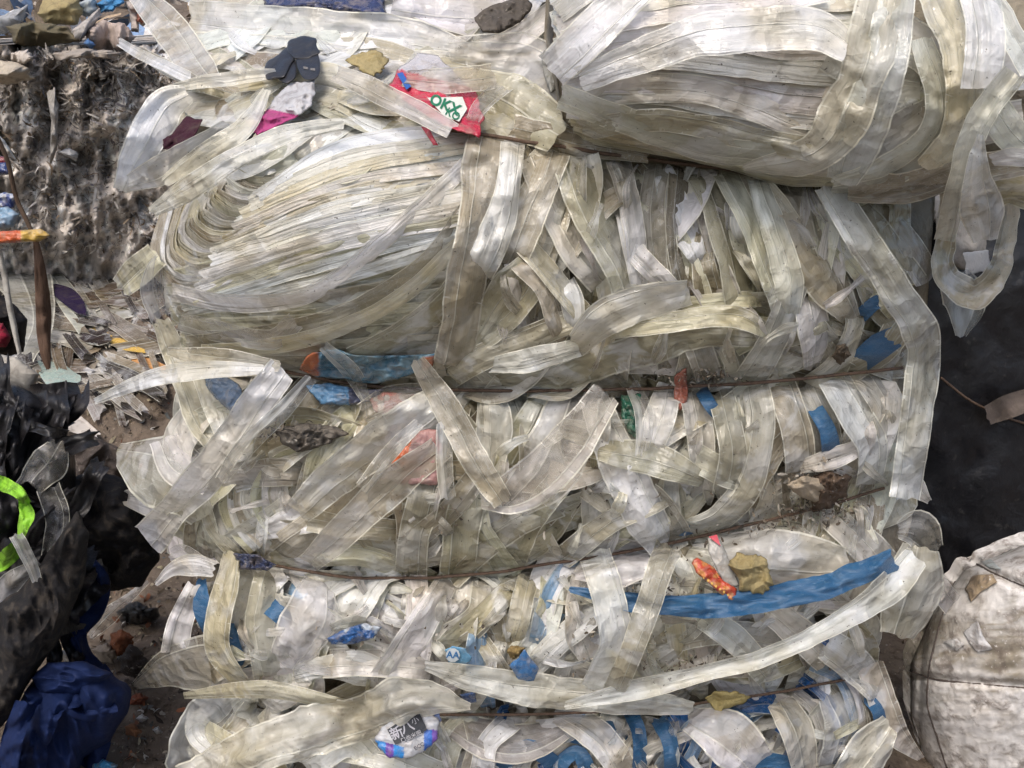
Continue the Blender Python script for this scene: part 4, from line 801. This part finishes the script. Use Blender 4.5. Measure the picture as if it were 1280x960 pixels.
for nm, poly, d, c_, lab, cat in [
  ('cloth_rag', [(-20, 78), (10, 76), (38, 84), (44, 98), (20, 106), (-20, 108)], -1.6, (.55, .48, .38), 'cream cloth bundle on the left shoulder of the lint bale', 'rag'),
  ('cloth_rag', [(14, 66), (34, 62), (44, 72), (30, 80), (14, 76)], -1.62, (.62, .56, .50), 'small pinkish white cloth knot on the lint bale', 'rag'),
  ('cloth_rag', [(48, 18), (60, -10), (96, -12), (102, 16), (92, 34), (74, 30), (58, 28)], -1.9, (.42, .34, .17), 'mustard yellow fluffy rag on top of the lint bale', 'rag'),
  ('cloth_rag', [(10, 34), (36, 26), (84, 34), (96, 50), (60, 60), (18, 56)], -1.72, (.17, .145, .09), 'olive brown tangled rag below the mustard rag', 'rag'),
  ('cloth_rag', [(122, 4), (146, -8), (156, 2), (140, 14), (126, 16)], -2.0, (.08, .28, .55), 'sky blue rag on the heap at the top left', 'rag'),
  ('cloth_rag', [(104, 54), (110, 48), (120, 56), (114, 62)], -1.66, (.09, .20, .42), 'tiny blue scrap on the top edge of the lint bale', 'rag'),
  ('cloth_rag', [(96, 4), (118, -4), (124, 14), (108, 22), (96, 16)], -2.0, (.50, .56, .58), 'pale blue grey bag on the heap beside the mustard rag', 'bag'),
  ('cloth_rag', [(90, 38), (108, 24), (124, 10), (128, 18), (112, 38), (98, 54), (90, 50)], -1.8, (.50, .47, .44), 'long grey white twisted rag slanting up on the heap', 'rag'),
  ('cloth_rag', [(108, 36), (128, 26), (156, 30), (170, 46), (160, 62), (130, 66), (110, 56)], -1.76, (.52, .43, .38), 'pinkish beige tangled cloth on top of the lint bale', 'rag'),
  ('cloth_rag', [(158, 2), (170, -6), (176, 20), (172, 42), (164, 38), (162, 18)], -1.85, (.48, .42, .38), 'hanging beige cloth loop behind the thin stiff strip', 'rag'),
  ('cloth_rag', [(172, 16), (180, 14), (184, 24), (178, 30), (172, 26)], -1.8, (.38, .14, .09), 'small rusty red rag beside the slanting beige band', 'rag'),
  ('cloth_rag', [(196, 52), (206, 46), (216, 54), (210, 66), (198, 66)], -1.5, (.60, .61, .64), 'white scrap seen under the slanting beige band', 'rag'),
  ('cloth_rag', [(66, 66), (110, 60), (150, 66), (144, 74), (100, 72), (70, 76)], -1.62, (.40, .35, .30), 'thin beige cloth strip lying along the top edge of the lint bale', 'rag'),
  ('paper_scrap', [(74, 190), (86, 184), (98, 192), (96, 202), (84, 196)], -1.58, (.50, .50, .50), 'small blue and white scrap stuck on the face of the lint bale', 'paper'),
  ('cloth_rag', [(58, 116), (68, 108), (74, 130), (72, 190), (62, 210), (64, 150)], -1.60, (.40, .38, .35), 'long grey lint rope hanging down the lint bale', 'rag'),
  ('cloth_rag', [(0, 20), (34, 6), (30, 26), (8, 42), (-20, 44)], -2.1, (.40, .41, .42), 'grey white bag on the far heap at the left edge', 'bag')]:
    scrap(nm, poly, d, c_, lab, cat, RAG, .06, .06, .07, len(lab), fn=lambda x, y: np.asarray(x) * 0.0, rough=.12, rings=24, segs=90)
# the far heap behind
def heap(r):
    Y = r.uniform(4.2, 9); X = r.uniform(-3.6, 3.2) * Y / 6; return np.array([X, Y, float(gheight(X, Y)) + r.uniform(0, .10)]), None
make('far_rubbish', chips(1500, heap, .10, [(.62, .61, .60), (.50, .47, .43), (.35, .31, .27), (.20, .18, .16), (.66, .66, .68), (.15, .22, .34), (.4, .3, .2)], 6, curl=1.2), RAG, kind='stuff')

# ------------------------------------------------------------------ left: rubbish slope on the ground
_y = np.arange(250, 1010, 10); _Y = np.array([ground_pt(110, v)[1] for v in _y])
def DG(x, y): return YF - np.interp(y, _y, _Y)
def gr_ribbon(name, ps, w_, lift, c_, label, cat, mat=FILM, amp=1.6, tilt=.5, **k):
    return make(name, ribbon(ps, w_, lift, c_, tilt, DG, amp, nu=13, step=4, jag=1.4, **k), mat, label=label, cat=cat)
slope = []
for i in range(150):
    cx, cy = rng.uniform(-10, 200), rng.uniform(345, 500); a = rad(rng.gauss(-28, 30)); L = rng.uniform(14, 44); dx, dy = cos(a) * L, -sin(a) * L
    slope.append(ribbon([(cx - dx, cy - dy), (cx, cy + rng.uniform(-8, 8)), (cx + dx, cy + dy)], rng.uniform(7, 22), rng.uniform(.0, .10), rng.choice(['g', 'd', (.33, .30, .26, 1), (.26, .23, .20, 1), (.05, .04, .04, 1), (.12, .09, .07, 1), (.2, .16, .12, 1), (.08, .07, .06, 1)]), rng.uniform(-.8, .8), DG, 1.8, nu=7, step=5, jag=2))
make('flattened_rubbish', slope, PACKED, kind='stuff')
gr_ribbon('film_sheet', [(-10, 320), (26, 340), (44, 400), (30, 440)], [50, 66, 50, 30], .16, 'g', 'crumpled greyish clear sheet at the left edge behind the brown strip', 'film sheet')
gr_ribbon('film_sheet', [(56, 330), (84, 372), (104, 402)], [16, 30, 26], .10, 'p', 'beige film sheet slanting right of the brown strip', 'film sheet')
gr_ribbon('film_sheet', [(70, 352), (110, 374), (142, 352)], [22, 36, 20], .06, 'g', 'grey translucent bag at the foot of the lint bale', 'bag')
gr_ribbon('cloth_rag', [(64, 358), (86, 372), (104, 390)], [12, 22, 14], .12, (.014, .007, .03, 1), 'dark purple cloth at the foot of the lint bale', 'rag', RAG)
gr_ribbon('film_sheet', [(104, 402), (130, 388), (158, 384)], [26, 34, 24], .06, 'p', 'light crumpled film lump left of the small yellowish flap', 'film sheet')
gr_ribbon('plastic_scrap', [(116, 410), (140, 424), (160, 432), (180, 438)], [10, 12, 12, 8], .08, (.55, .38, .09, 1), 'torn yellow strip on the rubbish slope', 'scrap', PAINT)
gr_ribbon('plastic_scrap', [(164, 450), (186, 456), (206, 462)], [8, 16, 10], .05, (.52, .27, .11, 1), 'pale orange scrap just left of the bale', 'scrap', PAINT)
gr_ribbon('film_sheet', [(110, 430), (134, 462), (150, 492)], [30, 44, 30], .05, (.24, .21, .17, 1), 'brownish fabric sheet on the rubbish slope', 'sheet', RAG)
gr_ribbon('plastic_scrap', [(50, 458), (72, 470), (97, 476)], [14, 34, 14], .08, (.26, .34, .31, .95), 'grey green flat plastic scrap below the brown strip', 'scrap', PAINT)
gr_ribbon('paper_scrap', [(50, 514), (84, 524), (122, 546)], [6, 26, 10], .05, (.48, .46, .40, 1), 'pale grey pointed scrap on the trodden ground', 'scrap', RAG)
def low(name, poly, Y, c_, label, cat, mat, th=.05, amp=.02, s_=.09, seed=1, parent=None, **k):
    return make(name, blob(poly, Y, th, amp, s_, dull(c_, .75), seed, rings=k.pop('rings', 34), segs=k.pop('segs', 110), **k), mat, parent, label, cat)
low('foam_board', [(-20, 440), (20, 446), (50, 468), (40, 490), (10, 484), (-20, 470)], 1.72, (.44, .42, .38), 'dirty white foam block at the left edge', 'foam', RAG, .04, .004, .06, 2, flat=.2)
# black bags and garments
low('black_bag', [(-40, 478), (20, 480), (60, 500), (92, 560), (98, 640), (80, 720), (60, 790), (0, 820), (-40, 830)], 1.60, (.016, .016, .019), 'large black bag heap at the left edge', 'bag', BLACK, .07, .036, .075, 3, rings=46, segs=150)
low('black_cloth', [(70, 600), (120, 588), (160, 600), (196, 640), (200, 700), (176, 732), (120, 742), (80, 720)], 1.66, (.018, .017, .019), 'black cloth lying between the bag heap and the bale', 'cloth', RAG, .06, .030, .07, 4, rings=40, segs=130)
low('black_cloth', [(-40, 760), (20, 740), (60, 690), (96, 640), (110, 670), (104, 730), (74, 800), (40, 850), (10, 900), (-40, 960)], 1.42, (.017, .016, .017), 'charcoal felt cloth folded diagonally at the left edge', 'cloth', RAG, .06, .036, .055, 5, rings=46, segs=150, ax=1, ay=.6)
low('dark_fabric', [(-40, 340), (18, 380), (34, 400), (30, 440), (10, 446), (-40, 450)], 1.95, (.012, .011, .012), 'black fabric lump at the left edge above the foam block', 'cloth', RAG, .05, .02, .06, 6)
low('red_cloth', [(-20, 402), (4, 404), (14, 422), (8, 434), (-20, 436)], 1.86, (.22, .01, .03), 'dark red cloth corner at the left edge', 'cloth', RAG, .03, .01, .05, 7)
make('clear_bag', ribbon([(74, 556), (60, 580), (36, 608)], [24, 50, 36], .0, (.30, .29, .28, .45), .2, lambda x, y: -.04 + 0 * x, 2.4, nu=15, step=3, jag=1.5, folds=3), FILM, label='smoky clear bag on the black bag heap', cat='bag')
make('clear_bag', ribbon([(60, 610), (72, 650), (60, 700)], [30, 30, 20], .0, (.20, .20, .20, .40), .2, lambda x, y: -.02 + 0 * x, 2.4, nu=13, step=3, jag=1.5, folds=3), FILM, label='thin smoky film hanging beside the neon green strap', cat='bag')
q = dense([(-14, 602), (6, 606), (20, 614), (30, 628), (32, 650), (28, 664), (18, 678), (4, 694), (-10, 704)], 60)
NEON = stuff_material('neon_green_fabric', .6, (.03, .06, .01, 1), .75, 42, .003, .3, col=(.22, .47, .035))
t = empty('neon_scrap', PY(16, 660, 1.35), 'crumpled neon yellow green cloth scrap on the black bag heap', 'scrap')
make('upper_fold', ribbon([(-16, 598), (2, 606), (20, 616), (34, 632)], [10, 20, 15, 9], .0, (.4, .9, .05, 1), .9, lambda x, y: .05 + 0 * x, 3.4, nu=15, step=2, folds=3, rag=1.4), NEON, t)
make('middle_fold', ribbon([(30, 618), (32, 640), (26, 656), (24, 672)], [8, 19, 13, 8], .0, (.4, .9, .05, 1), -.8, lambda x, y: .06 + 0 * x, 3.4, nu=15, step=2, folds=3, rag=1.4), NEON, t)
make('lower_fold', ribbon([(22, 676), (12, 690), (2, 704), (-10, 712)], [12, 22, 18, 12], .0, (.4, .9, .05, 1), .5, lambda x, y: .055 + 0 * x, 3.4, nu=15, step=2, folds=3, rag=1.4), NEON, t)
make('film_strip', ribbon([(20, 668), (34, 696), (46, 726)], [16, 18, 14], .0, (.34, .33, .31, .8), .2, lambda x, y: .09 + 0 * x, 1.5, nu=11, step=3), FILM, label='short grey clear strip crossing the lower end of the neon strap', cat='film strip')
make('film_sheet', ribbon([(50, 706), (20, 728), (0, 756), (-12, 790)], [16, 34, 40, 30], .0, (.40, .40, .40, .5), .2, lambda x, y: .07 + 0 * x, 2, nu=13, step=3, folds=3), FILM, label='crumpled clear film at the left edge below the neon strap', cat='film sheet')
blk = []
for i in range(46):
    cx, cy = rng.uniform(-10, 100), rng.uniform(500, 820); a = rad(rng.gauss(65, 35)); L = rng.uniform(20, 60); dx, dy = cos(a) * L, -sin(a) * L
    blk.append(ribbon([(cx - dx, cy - dy), (cx + rng.uniform(-12, 12), cy), (cx + dx, cy + dy)], rng.uniform(12, 40), rng.uniform(-.10, .02), (.013, .012, .013, 1), rng.uniform(-1, 1), lambda x, y: -.05 + .04 * np.clip((y - 640) / 150, -1, 1), 3, nu=13, step=4, jag=2, folds=3, rag=1.2, dive=.05))
make('torn_black_film', blk, BLACK, kind='stuff')
# blue garment
tb = t = empty('blue_garment', PY(80, 955, 1.4), 'royal blue garment crumpled on the ground at the lower left', 'garment')
BLU = stuff_material('blue_fabric', .75, (.010, .016, .05, 1), .45, 30, .002, .15, col=(.006, .0135, .052))
low('body', [(-10, 1010), (4, 930), (22, 880), (46, 842), (90, 830), (136, 838), (162, 862), (160, 890), (140, 926), (104, 948), (88, 1010)], 1.44, (.014, .04, .17), None, None, BLU, .085, .034, .085, 8, t, rings=60, segs=200, ay=.6)
low('collar', [(38, 846), (60, 828), (104, 826), (140, 842), (120, 866), (84, 872), (52, 868)], 1.37, (.014, .04, .17), None, None, BLU, .03, .020, .045, 9, t, ax=.6)
make('sleeve', ribbon([(102, 690), (122, 724), (118, 760), (96, 790), (104, 820), (130, 846)], [14, 28, 30, 24, 24, 20], .0, (.014, .04, .17, 1), .3, lambda x, y: -.07 + 0 * x, 3, nu=15, step=3, bend=-.4, folds=3), BLU, t)
for ps, w_ in [([(30, 1000), (40, 940), (62, 884), (100, 856)], 40), ([(110, 960), (120, 910), (132, 870), (110, 846)], 44), ([(60, 1000), (84, 940), (88, 890), (70, 850)], 34), ([(146, 880), (110, 884), (60, 868), (36, 880)], 26), ([(14, 980), (16, 930), (34, 880)], 26)]:
    make('fold', ribbon(ps, w_, .0, (.014, .04, .17, 1), .5, lambda x, y: .055 - .10 * np.clip((900 - np.asarray(y)) / 60, 0, 1) + 0 * x, 3.2, nu=17, step=3, bend=-.35, folds=3, rag=1.2), BLU, t)
# ground pieces on their own
def gp(name, poly, c_, label, cat, mat=RAG, th=.014, am=.006, s=.03, seed=1, dy=0.0):
    Yg = float(np.interp(max(p[1] for p in poly), _y, _Y))
    return low(name, poly, Yg - .01 + dy, c_, label, cat, mat, th, am, s, seed, rings=14, segs=54, rough=.12)
gp('paper_scrap', [(70, 812), (90, 816), (112, 826), (110, 836), (84, 834), (80, 824)], (.50, .47, .42), 'curled white card scrap above the blue garment', 'paper', dy=-.10)
gp('brick_piece', [(138, 792), (152, 788), (170, 796), (164, 812), (146, 822), (138, 808)], (.26, .10, .05), 'orange brown brick chunk on the ground', 'brick', LINT, .03)
gp('board_piece', [(114, 812), (134, 804), (145, 812), (142, 830), (128, 828)], (.32, .26, .20), 'tan cardboard piece beside the orange brick chunk', 'cardboard')
gp('brick_piece', [(160, 872), (176, 866), (186, 872), (176, 882), (162, 880)], (.28, .09, .05), 'flat red brick shard right of the blue garment', 'brick', LINT)
gp('brick_piece', [(156, 908), (168, 904), (178, 914), (170, 922), (158, 918)], (.27, .13, .07), 'small red brown stone near the bottom edge', 'stone', LINT)
gp('plastic_scrap', [(112, 946), (120, 928), (128, 918), (134, 922), (128, 936), (116, 950)], (.46, .42, .28), 'yellowish leaf shaped scrap at the lower edge of the garment', 'scrap')
gp('plastic_scrap', [(112, 952), (130, 950), (150, 956), (150, 975), (112, 975)], (.04, .22, .42), 'bright blue scrap at the bottom edge', 'scrap', PAINT)
gp('white_scrap', [(170, 898), (178, 892), (186, 898), (178, 904)], (.62, .62, .62), 'small white plastic chip on the ground', 'scrap', PAINT)
gp('white_scrap', [(190, 912), (198, 908), (204, 916), (196, 918)], (.45, .45, .44), 'small grey white chip close to the bale foot', 'scrap', PAINT)
gp('black_scrap', [(146, 764), (170, 752), (198, 760), (198, 776), (170, 782), (150, 776)], (.022, .024, .026), 'flat black folded plastic on the ground left of the bale', 'scrap', BLACK, .03, .012, .02)
gp('dark_lump', [(150, 822), (164, 806), (182, 816), (188, 838), (170, 850), (152, 840)], (.06, .05, .045), 'dark muddy lump beside the bale foot', 'lump', LINT, .03, .015)
make('film_strip', ribbon([(184, 726), (160, 748), (134, 772), (112, 796)], [6, 12, 22, 8], .0, (.24, .23, .22, .6), .3, lambda x, y: DG(x, y) + .05, 2, nu=11, step=3, folds=2), FILM, label='smoky clear twisted strip on the ground above the brick chunk', cat='film strip')
low('grey_cloth', [(84, 560), (104, 540), (150, 560), (166, 590), (150, 606), (100, 604)], 1.95, (.12, .10, .09), 'muddy brown bag on the ground left of the bale', 'bag', LINT, .04, .02, .05, 44)
# hanging things at the left edge, nearer than the slope
make('woven_strip', ribbon([(44, 296), (50, 340), (54, 390), (56, 440), (60, 462)], [6, 15, 20, 14, 5], .0, (.12, .075, .05, 1), .3, lambda x, y: -.25 + 0 * x, 1.2, nu=11, step=4, bend=-.3), FIBRE, label='brown woven strip hanging down at the left', cat='strip')
make('brown_cord', tube(dense(np.stack([PY(a, b, Y) for a, b, Y in ((-6, 166, 1.62), (10, 200, 1.63), (20, 250, 1.65), (34, 276, 1.65), (44, 300, 1.65))]), 30), .004, 6), FIBRE, label='thin brown cord running up from the woven strip', cat='cord')
make('white_stick', ribbon([(0, 312), (8, 360), (16, 400), (24, 442)], [7, 8, 8, 6], .0, (.42, .40, .36, 1), .2, lambda x, y: -.28 + 0 * x, .4, nu=7, step=4, bend=-.5), RAG, label='thin off white strip leaning at the left edge', cat='strip')
scr = lambda nm, poly, c_, lab, cat, Y, **k: low(nm, poly, Y, c_, lab, cat, PAINT, .012, .006, .03, len(lab), rings=18, segs=70, **k)
scr('plastic_scrap', [(-20, 290), (20, 288), (50, 286), (64, 294), (50, 302), (10, 304), (-20, 306)], lambda x, y: (.62, .13, .04) if x < 26 else (.62, .40, .08), 'orange and yellow pointed scrap at the left edge', 'scrap', 1.62)
scr('plastic_scrap', [(-20, 262), (10, 258), (24, 268), (18, 284), (-20, 290)], (.24, .38, .52), 'pale blue bag corner at the left edge', 'bag', 1.66)
scr('plastic_scrap', [(-20, 250), (6, 240), (22, 244), (18, 260), (-20, 270)], lambda x, y: (.05, .08, .24) if noise(x / 5, y / 5) < .25 else (.45, .48, .55), 'navy patterned scrap above the pale blue bag', 'scrap', 1.70)
scr('plastic_scrap', [(-20, 192), (8, 196), (14, 218), (-20, 222)], lambda x, y: (.20, .02, .03) if y < 203 else (.03, .06, .20), 'navy and red scrap at the left edge', 'scrap', 1.75)
scr('film_strip', [(-10, 160), (6, 176), (16, 192), (22, 202), (12, 196), (-10, 180)], (.50, .48, .44), 'white pointed tip at the left edge above the navy scraps', 'scrap', 1.68)
# loose litter on the trodden earth
def litter(r):
    Y = r.uniform(1.25, 2.9); X = r.uniform(-1.25, -.44) * (Y / 1.6); 
    if r.rand() < .15: X = r.uniform(.5, 1.2)
    return np.array([X, Y, float(gheight(X, Y)) + r.uniform(-.002, .012)]), None
make('ground_litter', chips(7000, litter, .0065, [(.10, .08, .06), (.16, .13, .10), (.28, .25, .2), (.05, .04, .035), (.45, .43, .4), (.22, .09, .05), (.12, .13, .13), (.33, .29, .2), (.06, .05, .045)], 9), RAG, kind='stuff')
